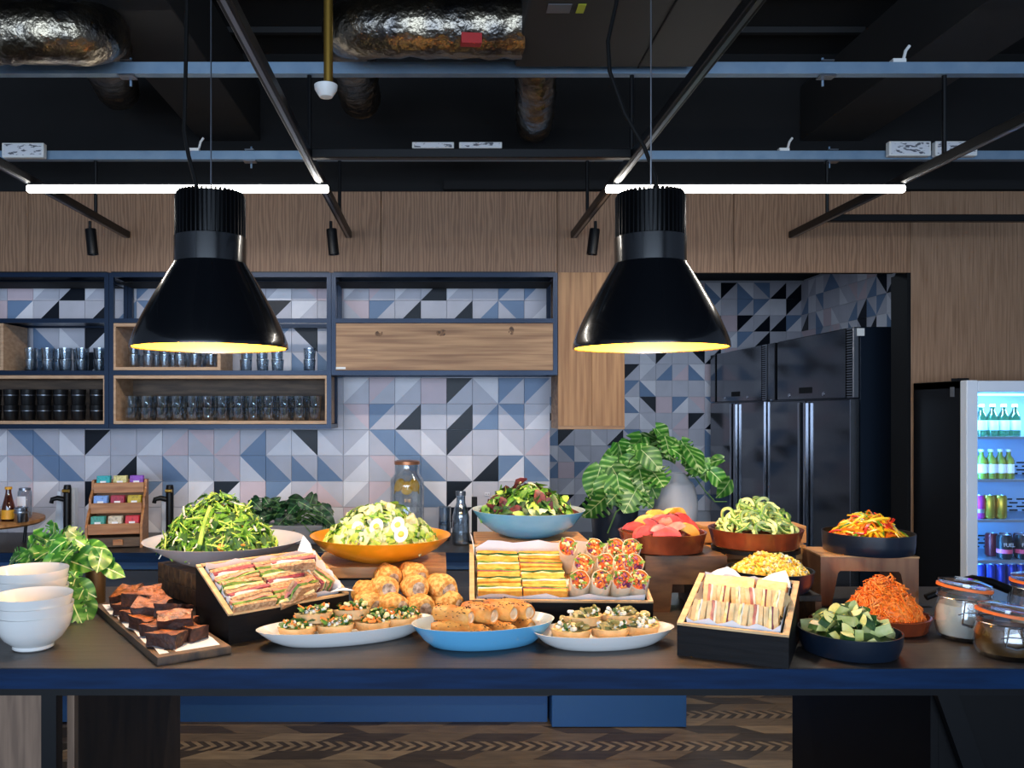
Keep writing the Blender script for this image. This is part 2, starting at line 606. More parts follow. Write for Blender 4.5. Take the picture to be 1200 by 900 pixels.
# oak bulkhead and the tall oak panels beside the drinks fridge
# left side of the recess, mirrored in the steel fridge doors, and an added fill light panel above
wall_recess_left = struct(MB().box((WEND - 0.075, 6.5, 1.4), (0.11, 2.64, 2.84)), 'wall_recess_left', 'grout', label='tiled left side wall of the fridge recess', cat='wall')
for i in range(17):
    for j in range(13):
        place('tile', tile_mesh(tr.choice(CODES)), wall_recess_left, (WEND - 0.022, 5.22 + TP * (i + .5), 2.80 - TP * (j + .5)), (0, 0, math.pi / 2))
t = thing('recess_fill_panel', 'added fill light panel over the fridge recess, out of view', 'lamp', (1.75, 6.3, 2.835))  # added to brighten the recess tiles, unseen behind the bulkhead
MB().box((0, 0, -0.012), (0.66, 0.66, 0.02), b=0.003).build('fill_frame', 'white_plastic', t)
MB().box((0, 0, -0.024), (0.6, 0.6, 0.004)).build('diffuser', 'fill_glow', t)
area('recess_fill_light', (1.75, 6.3, 2.805), (0, 0, 0), 0.6, 0.6, 8, (0.72, 0.86, 1.0))
bulk = struct(MB().box(((X(-60, BULK_D) + X(1067, BULK_D)) / 2, BULK_D + 0.12, 2.6), (X(1067, BULK_D) - X(-60, BULK_D), 0.16, 0.4)), 'wall_bulkhead', 'black_paint', label='oak veneered bulkhead running above shelves and recess', cat='wall')
zb, zt = Z(319.5, BULK_D), Z(224.5, BULK_D)
seams = [-174, 33, 240, 446.5, 653, 860, 1067]
for a, b in zip(seams, seams[1:]):
    w = X(b, BULK_D) - X(a, BULK_D)
    MB().box((0, 0.012, 0), (w - 0.003, 0.024, zt - zb), b=0.0012).build('panel', 'oak_panel', bulk, ((X(a, BULK_D) + X(b, BULK_D)) / 2, BULK_D, (zt + zb) / 2))
wall_panel = struct(MB().box((3.6, BULK_D + 0.09, 1.41), (2.0, 0.12, 2.82)), 'wall_side_panel', 'black_paint', label='tall oak veneered wall section behind the drinks fridge', cat='wall')
xa = X(1067, BULK_D)
for i in range(2):
    MB().box((0, 0.012, 0), (0.967, 0.024, zt), b=0.0012).build('panel', 'oak_fine', wall_panel, (xa + 0.485 + i * 0.97, BULK_D, zt / 2 + .002))
struct(MB().box((xa - 0.008, BULK_D + 0.085, zb / 2), (0.02, 0.17, zb)), 'trim_1', 'black_paint', label='black jamb edging the fridge recess', cat='trim')

# floor boards: bands of wide chevron pieces and bands of narrow slanted strips
pr = random.Random(3)
MIX = ['plank_dark', 'plank_mid', 'plank_light']
PL_ME = {}


def plank_mesh(L, W, s, m):
    key = (L, W, s, m)
    if key not in PL_ME:
        g = 0.0012
        mb = MB().prism([(-L / 2 + g - s * W / 2, -W / 2 + g), (L / 2 - g - s * W / 2, -W / 2 + g), (L / 2 - g + s * W / 2, W / 2 - g), (-L / 2 + g + s * W / 2, W / 2 - g)], -0.01, 0.0)
        PL_ME[key] = mb.mesh('plank', [m], recalc=True)
    return PL_ME[key]


y, band = 3.74 - 0.425, 0
rest = {m: MB() for m in MIX}
while y < 5.0:
    kind = band % 5
    W = 0.105 if kind < 3 else 0.055
    L = 0.33 if kind < 3 else 0.032
    s = 1.1 if kind in (0, 2) else -1.1
    if kind == 3:
        s = 0.9
    if kind == 4:
        s = -0.9
    x = -1.75 + pr.random() * L * (1 if kind < 3 else 0)
    n = 0
    while x < 2.6:
        if kind < 3:
            m = MIX[(n + band) % 2 + (1 if pr.random() < .25 else 0)]
            place('plank', plank_mesh(L, W, s, m), floor, (x, y + W / 2, 0.0))
        elif (x + n * 0) < 2.2:
            m = 'plank_dark' if n % 2 else 'plank_light'
            g = 0.001
            rest[m].M = Matrix.Translation((x, y + W / 2, 0))
            rest[m].prism([(-L / 2 + g - s * W / 2, -W / 2), (L / 2 - g - s * W / 2, -W / 2), (L / 2 - g + s * W / 2, W / 2), (-L / 2 + g + s * W / 2, W / 2)], -0.01, 0.0)
        x += L
        n += 1
    y += W
    band += 1
for m in MIX:
    if rest[m].v:
        rest[m].build('plank_strips', m, floor, kind='stuff')

# ------------------------------------------------------------------ ceiling services
TRK_Z = Z(275, 4.7)
for k, px in enumerate((-1.72, -0.50, 0.74, 1.94)):
    nm = ['leftmost', 'second from the left', 'third from the left', 'rightmost'][k]
    t = thing('lighting_track', 'black ceiling lighting track running toward the bulkhead, %s of four' % nm, 'track', (px, 0, TRK_Z), group='lighting tracks')
    MB().box((0, 3.0, 0), (0.035, 3.4, 0.035), b=0.003).build('rail', 'black_metal', t)
    MB().box((0, 3.0, -0.0185), (0.012, 3.38, 0.002)).build('conductor_slot', 'steel_bright', t)
    for D, ztop in ((3.28, Z(82, 3.28)), (4.27, Z(184, 4.27))):
        MB().tube([(0, D, 0.018), (0, D, ztop - TRK_Z - 0.02)], 0.009).build('hanger_rod', 'black_metal', t)
for k, (px, py) in enumerate(((87, 262), (395, 264), (693, 264))):
    D = 4.32
    nm = ['above the black cup shelf', 'beside the left pendant lamp', 'beside the right pendant lamp'][k]
    xt = (-1.72, -0.50, 0.74)[k]
    t = thing('track_spotlight', 'small black cylinder spotlight on a track %s' % nm, 'spotlight', (xt + (0.05 if k == 2 else -0.05), D, TRK_Z - 0.02), group='track spotlights')
    MB().tube([(0.0, 0, 0.01), (0, 0, -0.03)], 0.008).build('bracket', 'black_metal', t)
    tl = 0.1 if k < 2 else -0.12
    b = MB()
    b.M = Matrix.Rotation(-tl, 4, 'Y')
    b.lathe([(0, -0.03), (0.026, -0.03), (0.027, -0.035), (0.027, -0.16), (0.022, -0.16), (0.02, -0.15), (0, -0.15)], 20)
    b.build('head', 'black_metal', t)
for k, (x0, x1, D, lab) in enumerate(((-0.481, 0.721, 3.22, 'long black cross rail between the two pendant lamps'),
                                      (1.959, X(1230, 4.3), 4.3, 'black cross rail in front of the right oak panels'))):
    MB().box((0, 0, 0), (x1 - x0, 0.035, 0.035), b=0.003).build('cross_rail', 'black_metal', None, ((x0 + x1) / 2, D, TRK_Z), label=lab, cat='rail')

for k, (py0, py1, D) in enumerate(((75, 88.5, 3.28), (178, 188, 4.27))):
    z0, z1 = Z(py1, D), Z(py0, D)
    t = thing('strut_channel', ['nearer galvanised strut channel high across the ceiling', 'farther galvanised strut channel just above the oak bulkhead'][k], 'channel', (0, D, (z0 + z1) / 2), group='strut channels')
    h = (z1 - z0) / 2
    MB().prism([(-0.02, -h), (0.02, -h), (0.02, h), (-0.02, h)], -2.6, 3.2, axis='X').build('channel', 'galvanised', t)
    xs = ((150, 968), (293, 975))[k]
    for px in xs:
        MB().tube([(X(px, D), 0.03, -h - .03), (X(px, D), 0.03, h + .035)], 0.005).build('threaded_rod', 'galvanised', t)
        MB().box((X(px, D), 0.0, -h - 0.006), (0.06, 0.045, 0.006)).build('washer_plate', 'steel_bright', t)
        MB().box((X(px, D), 0.0, h + 0.006), (0.045, 0.045, 0.006)).build('washer_plate', 'steel_bright', t)
    for px in ((120, 1052), (228, 918))[k]:
        c = MB().box((X(px, D), -0.0, h + 0.008), (0.05, 0.03, 0.016)).tube([(X(px, D) + .02, 0, h + .01), (X(px, D) + .03, 0, h + .05), (X(px, D) + .045, 0, h + .07)], 0.006)
        c.build('clip', 'white_plastic', t)

for k, (px0, px1, py, D, lab) in enumerate(((4, 53, 177, 4.22, 'white LED driver box on the channel at the far left'),
                                           (483, 532, 171, 4.22, 'white LED driver box above the wooden door shelf, left of the pair'),
                                           (538, 588, 171, 4.22, 'white LED driver box above the wooden door shelf, right of the pair'),
                                           (1040, 1089, 175, 4.22, 'white LED driver box on the channel, left of the right pair'),
                                           (1094, 1143, 175, 4.22, 'white LED driver box on the channel, right of the right pair'))):
    w = X(px1, D) - X(px0, D)
    hh = 0.072 if k in (0, 3, 4) else 0.03
    t = thing('led_driver', lab, 'driver', at((px0 + px1) / 2, py, D), group='LED drivers')
    MB().box((0, 0, 0), (w, 0.035, hh), b=0.003).build('case', 'white_plastic', t)
    s = MB().box((0, -0.0178, 0), (w * .9, 0.001, hh * .8))
    s.build('printed_label', 'driver_print', t)

# square ducts (grey undersides) running toward the wall
for k, (pa, pb) in enumerate(((235, 305), (938, 1010))):
    D = 4.74
    z = Z(165, D)
    MB().box((0, 0, 0.15), (X(pb, D) - X(pa, D), 4.2, 0.3), b=0.004).build('air_duct', 'duct_grey', None, ((X(pa, D) + X(pb, D)) / 2, D - 2.1, z), label=['flat grey square air duct on the left of the ceiling', 'flat grey square air duct on the right of the ceiling'][k], cat='duct', group='square air ducts')
t = thing('air_unit', 'dark grey ceiling air unit above the right pendant lamp', 'air unit', (X(722, 3.0), 2.92, 2.9))
MB().box((0, 0, 0.14), (0.68, 0.54, 0.28), b=0.006).build('housing', 'duct_grey', t)
MB().box((0.12, 0, -0.003), (0.004, 0.53, 0.006)).build('seam', 'black_paint', t)
s = MB().box((-0.24, -0.2, -0.002), (0.075, 0.06, 0.002)).build('label_plate', 'print_grey', t)
MB().box((-0.17, -0.2, -0.002), (0.025, 0.06, 0.002)).build('energy_sticker', mat('sticker', (170, 180, 40), 0.5), t)


def foil_duct(pts, r, lab, seed, stick=None):
    # resample the path for a crumpled skin
    P = [Vector(p) for p in pts]
    path = []
    for a, b in zip(P, P[1:]):
        n = max(2, int((b - a).length / 0.03))
        path += [a.lerp(b, i / n) for i in range(n)]
    path.append(P[-1])
    for _ in range(6):
        path = [path[0]] + [(path[i - 1] + path[i] * 2 + path[i + 1]) / 4 for i in range(1, len(path) - 1)] + [path[-1]]
    t = thing('foil_duct', lab, 'duct', tuple(path[0]), group='foil wrapped ducts')
    mb = MB()
    rr = [r * (1 + 0.03 * math.sin(i * 1.7 + seed)) for i in range(len(path))]
    mb.tube([p - path[0] for p in path], rr, 20)
    noisy(mb, 0.008, 22, seed)
    mb.build('sleeve', 'foil', t)
    for q, (i, m) in enumerate(stick or []):
        a = path[min(i, len(path) - 1)] - path[0]
        MB().box((a.x, a.y - r * .72, a.z - r * .72), (0.07, 0.035, 0.035), rz=0.1).build('tape', m, t)
    return t


foil_duct([at(-60, 40, 3.0), at(60, 38, 3.0), at(106, 42, 3.05), (X(118, 3.3), 3.3, 3.09), (X(125, 3.6), 3.6, 3.1), (X(138, 4.4), 4.4, Z(104, 4.4))], 0.105, 'crumpled foil duct curving back at the top left', 1)
foil_duct([at(612, 33, 3.0), at(470, 33, 3.0), at(412, 34, 3.05), (X(408, 3.3), 3.3, 3.09), (X(412, 3.6), 3.6, 3.1), (X(422, 4.3), 4.3, Z(115, 4.3))], 0.1, 'crumpled foil duct bending back beside the brass pipe', 2, [(6, 'red_print')])
foil_duct([at(632, 20, 3.45), at(628, 85, 3.6), at(627, 130, 4.0), at(626, 147, 4.5)], 0.088, 'short foil duct with red and blue tape behind the channel', 3, [(26, 'red_print'), (30, 'blue_print')])

t = thing('sprinkler_pipe', 'brass sprinkler drop pipe with white escutcheon', 'pipe', at(382, 107, 2.9))
MB().tube([(0.008, 0, 0.03), (0.008, 0, 0.95)], 0.016, 14).build('pipe', 'brass', t)
MB().lathe([(0, -0.025), (0.022, -0.02), (0.038, 0.005), (0.04, 0.02), (0.018, 0.026), (0, 0.026)], 24).build('escutcheon', 'white_plastic', t)
for i in range(7):
    MB().box((0, 0, 0), (4.0, 0.03, 0.03)).build('deck_rib', 'duct_grey', None, (0.2, 1.9 + i * 0.42, SLAB_Z - 0.018), label='faint ceiling deck rib crossing above the ducts', cat='rib', group='ceiling deck ribs')

# ------------------------------------------------------------------ linear lights and pendants
for k, (p0, p1) in enumerate(((32, 385), (710, 1060))):
    D = 3.58
    x0, x1 = X(p0, D), X(p1, D)
    t = thing('linear_light', ['glowing white linear light above the left pendant', 'glowing white linear light above the right pendant'][k], 'light', ((x0 + x1) / 2, D, Z(221.5, D)), group='linear lights')
    MB().box((0, 0, 0.019), (x1 - x0, 0.034, 0.010), b=0.002).build('housing', 'black_metal', t)
    MB().box((0, 0, 0), (x1 - x0, 0.03, 0.03), b=0.006).build('diffuser', 'led_white', t)

PEND = ((246.5, 'left'), (762, 'right'))
for k, (px, side) in enumerate(PEND):
    D = 2.42
    s_ = D / F
    z0 = Z(407, D)
    t = thing('pendant_lamp', 'big black bell pendant lamp with ribbed top, %s one over the food' % side, 'lamp', (X(px, D), D, z0), group='pendant lamps')
    pr_ = lambda lst: [(r * s_, (407 - y) * s_) for r, y in lst]
    outer = pr_([(90, 407), (89.5, 402), (86, 392), (80, 378), (72, 362), (63, 346), (55, 332), (48, 320), (43.5, 313), (41.5, 309)])
    inner = [(r - 0.004, z) for r, z in outer]
    sh = MB().lathe(outer[::-1] + [(outer[0][0], -0.003), (inner[0][0], -0.003)], 64)
    sh.build('shade', 'lamp_black', t)
    MB().lathe(inner + [(0, inner[-1][1])], 64).build('reflector', 'lamp_gold', t)
    MB().lathe(pr_([(0, 309), (41.5, 309), (41.5, 279), (40, 278), (0, 278)]), 48).build('collar', 'lamp_black', t)
    rb = MB()
    core = pr_([(0, 279), (34, 279), (34, 229), (0, 229)])
    rb.lathe(core, 32)
    for i in range(44):
        a = 2 * math.pi * i / 44
        r0, r1 = 33 * s_, 40.5 * s_
        rb.M = Matrix.Rotation(a, 4, 'Z')
        rb.prism([(r0, (407 - 279) * s_), (r1, (407 - 279) * s_), (r1, (407 - 232) * s_), (r1 - .006, (407 - 227) * s_), (r0, (407 - 227) * s_)], -0.0018, 0.0018, axis='Y')
    rb.build('heat_sink', 'black_metal', t)
    cap = MB().tube([(0.002, 0, 180 * s_), (0.002, 0, SLAB_Z - z0 - .01)], 0.0022, 6)
    cap.build('suspension_wire', 'steel_bright', t)
    if k == 0:
        cp = [(-16, 229), (-20, 210), (-28, 180), (-33, 150), (-32, 110), (-31, 60), (-30, 0), (-30, -60)]
    else:
        cp = [(10, 229), (8, 205), (-5, 170), (-28, 130), (-46, 80), (-48, 45), (-38, 0), (-30, -60)]
    MB().tube([(a * s_, 0.02, (407 - b) * s_) for a, b in cp], 0.006, 8).build('cable', 'black_paint', t)
    MB().lathe([(0, 0.065), (0.03, 0.075), (0.04, 0.1), (0.03, 0.13), (0.015, 0.16), (0, 0.16)], 20).build('bulb', 'bulb', t)
    l = bpy.data.lights.new('pendant_light', 'POINT')
    l.energy, l.color, l.shadow_soft_size = 29, (1.0, 0.83, 0.62), 0.026
    lo = bpy.data.objects.new('pendant_light', l)
    C.objects.link(lo)
    lo.parent = t
    lo.location = (0, 0, 0.045)
for k in range(2):
    D = 3.58
    x0, x1 = ((32, 385), (710, 1060))[k]
    area('linear_light_glow', ((X(x0, D) + X(x1, D)) / 2, D, Z(221.5, D) - 0.018), (0, 0, 0), X(x1, D) - X(x0, D), 0.03, 17, (1.0, 0.91, 0.8))

# ------------------------------------------------------------------ back counter
CT = 0.9                                        # counter height
xl, xr = XL + 0.02, X(645, 4.29)
t = thing('kitchen_counter', 'dark worktop running along the tiled wall', 'worktop', (0, 0, CT))
MB().box(((xl + 0.62) / 2, 4.65, -0.025), (0.62 - xl, 0.70, 0.05), b=0.003).build('slab', 'worktop', t)
MB().box(((xl + 0.62) / 2, 4.296, -0.025), (0.62 - xl, 0.006, 0.048)).build('front_edge', 'worktop_edge', t)
t = thing('kitchen_counter', 'short dark worktop carrying the potted plants by the recess', 'worktop', (0, 0, CT))
MB().box(((0.625 + 1.30) / 2, 4.66, -0.025), (1.30 - 0.625, 0.74, 0.05), b=0.003).build('slab', 'worktop', t)
MB().box(((0.625 + 1.30) / 2, 4.286, -0.025), (1.30 - 0.625, 0.006, 0.048)).build('front_edge', 'worktop_edge', t)
edges = [xl, -3.6, -3.0, -2.4, -1.8, -1.2, -0.6, 0.0, 0.56]
for i, (a, b) in enumerate(zip(edges, edges[1:])):
    w = b - a
    words = ['far left corner', 'far left', 'left end', 'left side behind the bowls', 'left half behind the white bowl', 'middle behind the sandwiches', 'middle behind the rolls', 'right end beside the plant cabinet']
    t = thing('base_cabinet', 'grey blue base cabinet at the %s' % words[i], 'cabinet', ((a + b) / 2, 4.34, 0), group='base cabinets')
    MB().box((0, 0.32, 0.507), (w - 0.002, 0.58, 0.68)).build('body', 'cabinet_grey', t)
    MB().box((0, 0.012, 0.826), (w - 0.002, 0.018, 0.038)).build('grip_rail', 'cabinet_blue', t)
    MB().box((0, 0.01, 0.482), (w - 0.004, 0.022, 0.64), b=0.002).build('door', 'cabinet_grey', t)
MB().box(((xl + 0.56) / 2, 4.435, 0.0825), (0.56 - xl, 0.016, 0.165)).build('kickboard', 'cabinet_blue', None, label='long blue kickboard under the base cabinets', cat='kickboard')
t = thing('plant_cabinet', 'blue base cabinet under the big leafy plant', 'cabinet', ((0.57 + 1.26) / 2, 4.32, 0))
MB().box((0, 0.35, 0.426), (0.685, 0.6, 0.84)).build('body', 'cabinet_blue', t)
MB().box((0, 0.035, 0.424), (0.685, 0.022, 0.84), b=0.002).build('door', 'cabinet_blue', t)

# ------------------------------------------------------------------ open shelves (navy steel frames with oak boxes)
SD, SB = 4.68, 4.965                            # front and back of the shelf frames
FW = 0.024


def frame(lab, xs, zs, inner=None):
    t = thing('shelf_frame', lab, 'shelf', (xs[0], SD, zs[0]), group='steel shelf frames')
    x0, z0 = xs[0], zs[0]
    W, H, Dp = xs[1] - xs[0], zs[-1] - zs[0], SB - SD
    for x in (0, W):
        for y in (0, Dp):
            MB().bar((x, y, -FW / 2), (x, y, H + FW / 2), FW).build('upright', 'steel_navy', t)
    for z in zs:
        for y in (0, Dp):
            MB().bar((FW / 2, y, z - z0), (W - FW / 2, y, z - z0), FW).build('crossbar', 'steel_navy', t)
        for x in (0, W):
            MB().bar((x, FW / 2, z - z0), (x, Dp - FW / 2, z - z0), FW * .98).build('side_bar', 'steel_navy', t)
    for z in (inner or []):
        MB().box((W / 2, Dp / 2, z - z0), (W - .004, Dp, 0.008)).build('shelf_plate', 'steel_navy', t)
    MB().box((W / 2, Dp / 2, H + FW / 2 + .003), (W, Dp + FW, 0.006)).build('top_plate', 'black_metal', t)
    MB().box((W / 2, Dp / 2 + .015, H - FW / 2 - .02), (W - FW, Dp - .04, 0.004)).build('inner_top', 'black_paint', t)
    return t


zT, z2, z3, z4 = Z(322.5, SD), Z(376, SD), Z(437, SD), Z(500, SD)
xA, xB, xC, xE = X(-40, SD), X(128.5, SD), X(388.5, SD), X(650.5, SD)
frame('navy steel shelf frame with black cups at the far left', (xA, xB - 0.013), [z4, z3, z2, zT], [z2, z3])
frame('navy steel shelf frame full of glasses behind the left pendant', (xB + 0.013, xC - 0.013), [z4, z3, z2, zT], [z3])
frame('navy steel shelf frame with the closed oak door', (xC + 0.013, xE), [z3, z2, zT], [])


def oak_box(lab, x0, x1, z0, z1, D0=SD - 0.01, D1=SB - 0.02, back=True):
    th = 0.018
    t = thing('oak_box', lab, 'box shelf', (x0, D0, z0), group='oak box shelves')
    W, H, Dp = x1 - x0, z1 - z0, D1 - D0
    MB().box((W / 2, Dp / 2, th / 2), (W, Dp, th), b=0.001).build('bottom_board', 'oak_pale', t)
    MB().box((W / 2, Dp / 2, H - th / 2), (W, Dp, th), b=0.001).build('top_board', 'oak_pale', t)
    for x in (th / 2, W - th / 2):
        MB().box((x, Dp / 2, H / 2), (th, Dp, H - 2 * th), b=0.001).build('side_board', 'oak_pale', t)
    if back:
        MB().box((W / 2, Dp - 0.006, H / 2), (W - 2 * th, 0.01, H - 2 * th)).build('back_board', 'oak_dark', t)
    return t


g = FW / 2 + 0.002
oak_box('oak box shelf cut off by the left edge, beside stacked tumblers', X(-70, SD), X(5, SD), z3 + g, z2 - g)
oak_box('oak box shelf holding the black cups', X(-70, SD), X(125.5, SD), z4 + g, z3 - g)
oak_box('short oak box shelf partly hidden by the left pendant', X(132.5, SD), X(259, SD), z3 + g, z2 - g, back=False)
oak_box('wide oak box shelf crowded with tumblers', X(132.5, SD), X(385, SD), z4 + g, z3 - g)
t = thing('wall_cabinet', 'closed oak flap cabinet with three dark knots', 'cabinet', (X(391.5, SD), SD, z3 + g))
W, H = X(648, SD) - X(391.5, SD), z2 - z3 - 2 * g
MB().box((W / 2, 0.14, H / 2), (W - .01, 0.24, H)).build('body', 'oak_dark', t)
d = MB().box((W / 2, 0.004, H / 2), (W, 0.022, H), b=0.001).build('door', 'oak_board', t)
for q, (px, py) in enumerate(((444, 391), (517, 390), (599, 388))):
    p = at(px, py, SD) - Vector((X(391.5, SD), SD, z3 + g))
    kb = MB(); kb.M = Matrix.Translation((p.x, -0.0072, p.z)) @ Matrix.Rotation(math.pi / 2, 4, 'X')
    kb.lathe([(0, 0.0012), (0.008, 0.0011), (0.014, 0.001), (0.021, 0)], 18, sx=(1.0, 1.3, .8)[q], sy=(0.8, 0.9, 1.1)[q])
    noisy(kb, 0.004, 60, q)
    kb.v = [(x, min(y, -0.0068), z) for x, y, z in kb.v]
    kb.build('knot', 'knot', d)
MB().box((0.034, -0.008, 0.012), (0.06, 0.002, 0.012)).build('label_plate', 'white_plastic', d)
t = thing('wall_cabinet', 'tall oak wall cabinet hanging beside the recess', 'cabinet', (X(653.5, 4.70), 4.70, Z(503, 4.70)))
W, H = X(731.5, 4.70) - X(653.5, 4.70), zb - Z(503, 4.70) - 0.002
MB().box((W / 2, 0.155, H / 2), (W - .004, 0.27, H - .004)).build('body', 'oak_board', t)
MB().box((W * .255, 0.0, H / 2 + .01), (W * .508, 0.022, H - .02), b=0.0008).build('door', 'oak_upright', t)
MB().box((W * .755, 0.0, H / 2 + .01), (W * .488, 0.022, H - .02), b=0.0008).build('door', 'oak_upright', t)
MB().box((W / 2, 0.0, 0.01), (W, 0.024, 0.02), b=0.001).build('bottom_rail', 'oak_board', t)

# tumblers and cups
tum = MB().lathe([(0, 0.0), (0.026, 0.0), (0.030, 0.004), (0.036, 0.072), (0.0342, 0.072), (0.0285, 0.014), (0, 0.012)], 16)
TUM = tum.mesh('tumbler', ['tumbler_glass'])


def tumblers(xs, y, z, lab, grp, two=True, jit=0.004):
    for i, x in enumerate(xs):
        place('tumbler', TUM, None, (x + R.uniform(-jit, jit), y, z), label=lab % ('%s lower' % ORD[i] if two else ORD[i]), cat='glass', group=grp)
        if two:
            place('tumbler', TUM, None, (x + R.uniform(-.002, .002), y, z + 0.064), label=lab % ('%s upper' % ORD[i]), cat='glass', group=grp)


def rng(p0, p1, n, D):
    return [X(p0 + (p1 - p0) * i / (n - 1), D) for i in range(n)]


zs = z3 + 0.006
tumblers(rng(36, 117, 5, 4.76), 4.76, zs, '%s clear tumbler from the left, front stacks left of the left pendant', 'tumblers on the upper left shelf')
tumblers(rng(44, 118, 4, 4.85), 4.85, zs, '%s clear tumbler from the left, rear stacks left of the left pendant', 'tumblers on the upper left shelf')
zs = z3 + g + 0.019
tumblers(rng(157, 248, 6, 4.76), 4.76, zs, '%s clear tumbler from the left, front row of the short oak box', 'tumblers in the short oak box', True)
tumblers(rng(163, 244, 5, 4.85), 4.85, zs, '%s clear tumbler from the left, rear row of the short oak box', 'tumblers in the short oak box', False)
tumblers([X(p, 4.78) for p in (289, 307, 325, 363)], 4.78, z3 + 0.006, '%s clear tumbler right of the left pendant on the bare steel shelf', 'tumblers right of the pendant', True)
zs = z4 + g + 0.019
tumblers(rng(154, 369, 13, 4.75), 4.75, zs, '%s clear tumbler from the left, front row of the wide oak box', 'tumblers in the wide oak box')
tumblers(rng(161, 362, 12, 4.85), 4.85, zs, '%s clear tumbler from the left, rear row of the wide oak box', 'tumblers in the wide oak box')
mat('cup_black', (14, 15, 18), 0.3)
cup = MB().lathe([(0, 0), (0.034, 0), (0.036, 0.004), (0.041, 0.082), (0.042, 0.086), (0.039, 0.086), (0.034, 0.01), (0, 0.008)], 20)
CUP = cup.mesh('cup', ['cup_black'])
band = MB().lathe([(0.0392, 0.052), (0.0396, 0.056), (0.0388, 0.056)], 20).mesh('band', ['steel_bright'])
for i, x in enumerate([X(p, 4.75) for p in (-7, 13, 33, 52, 71, 92, 114)][::-1]):
    for q in range(2):
        o = place('cup', CUP, None, (x, 4.75, zs + q * 0.0865), label='black takeaway cup, %s of the %s stack from the box right end' % (('lower', 'upper')[q], ORD[i]), cat='cup', group='black cups on the lower left shelf')
        place('band', band, o)

# ------------------------------------------------------------------ tall steel fridges in the recess (doors face left)
FX, FD0, FW2, FH = 2.475, 5.10, 1.34, 2.115
for k in range(2):
    D0 = FD0 + k * (FW2 + 0.02)
    t = thing('tall_fridge', ['dark steel double door fridge, nearer one in the recess', 'dark steel double door fridge, farther one in the recess'][k], 'fridge', (FX, D0, 0), group='tall fridges')
    MB().box((0.40, FW2 / 2, 0.13 + (FH - .13) / 2), (0.72, FW2, FH - 0.13), b=0.004).build('body', 'fridge_side', t)
    zp = 1.69
    MB().box((0.018, FW2 * .46 + .0, (zp + FH) / 2), (0.036, FW2 * .80, FH - zp), b=0.004).build('top_panel', 'fridge_steel', t)
    v = MB().box((0.018, 0.055, (zp + FH) / 2), (0.036, 0.10, FH - zp), b=0.004).build('vent_grille', 'steel_bright', t)
    for q in range(26):
        MB().box((-0.001, 0.055, zp + .015 + q * 0.0157), (0.004, 0.075, 0.008)).build('slot', 'black_paint', v)
    MB().box((0.018, FW2 - .07, (zp + FH) / 2), (0.036, 0.13, FH - zp), b=0.004).build('end_panel', 'fridge_steel', t)
    MB().box((-0.001, FW2 * .5, zp + .06), (0.003, 0.2, 0.04)).build('display', 'black_paint', t)
    for q in (0.3, 0.7):
        MB().tube([(0.0, FW2 * q, zp + .03), (-0.004, FW2 * q, zp + .03)], 0.012, 12).build('lock', 'chrome', t)
    for q in range(2):
        y0 = 0.006 + q * (FW2 / 2)
        d = MB().box((0.02, y0 + FW2 / 4 - .004, (0.16 + zp - .01) / 2), (0.04, FW2 / 2 - .014, zp - .17), b=0.004).build('door', 'fridge_steel', t)
        yh = FW2 / 2 + (-.045 if q == 0 else .045)
        MB().box((-0.016, yh, 0.92), (0.03, 0.03, 1.5), b=0.006).build('handle', 'chrome', d)
    MB().box((0.003, -0.003, 0.92), (0.05, 0.012, 1.52)).build('edge_strip', 'chrome', t)
    for a in (0.08, FW2 - .08):
        for b in (0.1, 0.68):
            MB().lathe([(0, 0), (0.025, 0), (0.02, 0.13), (0, 0.13)], 12).build('foot', 'black_metal', t, (b, a, 0))
p = at(1009, 389, 5.09)
MB().box((0, 0, 0), (0.045, 0.004, 0.045)).build('rating_label', 'white_plastic', None, (p.x, 5.095, p.z), label='small white sticker on the tall fridge side', cat='sticker')

# ------------------------------------------------------------------ drinks fridge
DX0, DX1, DF, DB, DH = 2.607, 3.25, 4.235, 4.695, 1.765
t = thing('drinks_fridge', 'tall black drinks fridge with lit glass door at the right', 'fridge', (DX0, DF, 0))
W, Dp = DX1 - DX0, DB - DF
mat('fridge_black', (6, 6, 8), 0.5, spec=0.2)
mat('liner_white', (170, 205, 235), 0.4)
mat('shelf_wire', (180, 190, 205), 0.3, 0.8)
th = 0.035
MB().box((th / 2, Dp / 2 + .02, DH / 2 + .03), (th, Dp - .04, DH - .06), b=0.003).build('side_panel', 'fridge_black', t)
MB().box((W - th / 2, Dp / 2 + .02, DH / 2 + .03), (th, Dp - .04, DH - .06), b=0.003).build('side_panel', 'fridge_black', t)
MB().box((W / 2, Dp / 2 + .02, DH - .02), (W, Dp - .04, 0.04), b=0.003).build('top_panel', 'fridge_black', t)
MB().box((W / 2, Dp / 2 + .02, 0.1), (W, Dp - .04, 0.2), b=0.003).build('base', 'fridge_black', t)
bk = MB().box((W / 2, Dp - .012, DH / 2 + .08), (W - 2 * th, 0.02, DH - .2)).build('back_liner', 'liner_white', t)
for (zc, n) in ((1.33, 5), (1.13, 6), (0.93, 6)):
    for q in range(n):
        for c_ in range(8):
            MB().box((th + .05 + c_ * .07 + (q % 2) * .03, Dp - .023, zc - q * 0.02), (0.045, 0.003, 0.008)).build('slot', 'fridge_black', bk)
MB().box((th + .003, Dp / 2 + .02, DH / 2 + .08), (0.006, Dp - .06, DH - .2)).build('inner_liner', 'liner_white', t)
MB().box((W - th - .003, Dp / 2 + .02, DH / 2 + .08), (0.006, Dp - .06, DH - .2)).build('inner_liner', 'liner_white', t)
d = MB()
fw = 0.056
d.box((fw / 2, 0.011, DH / 2 + .1), (fw, 0.056, DH - .2), b=0.004).box((W - fw / 2, 0.011, DH / 2 + .1), (fw, 0.056, DH - .2), b=0.004)
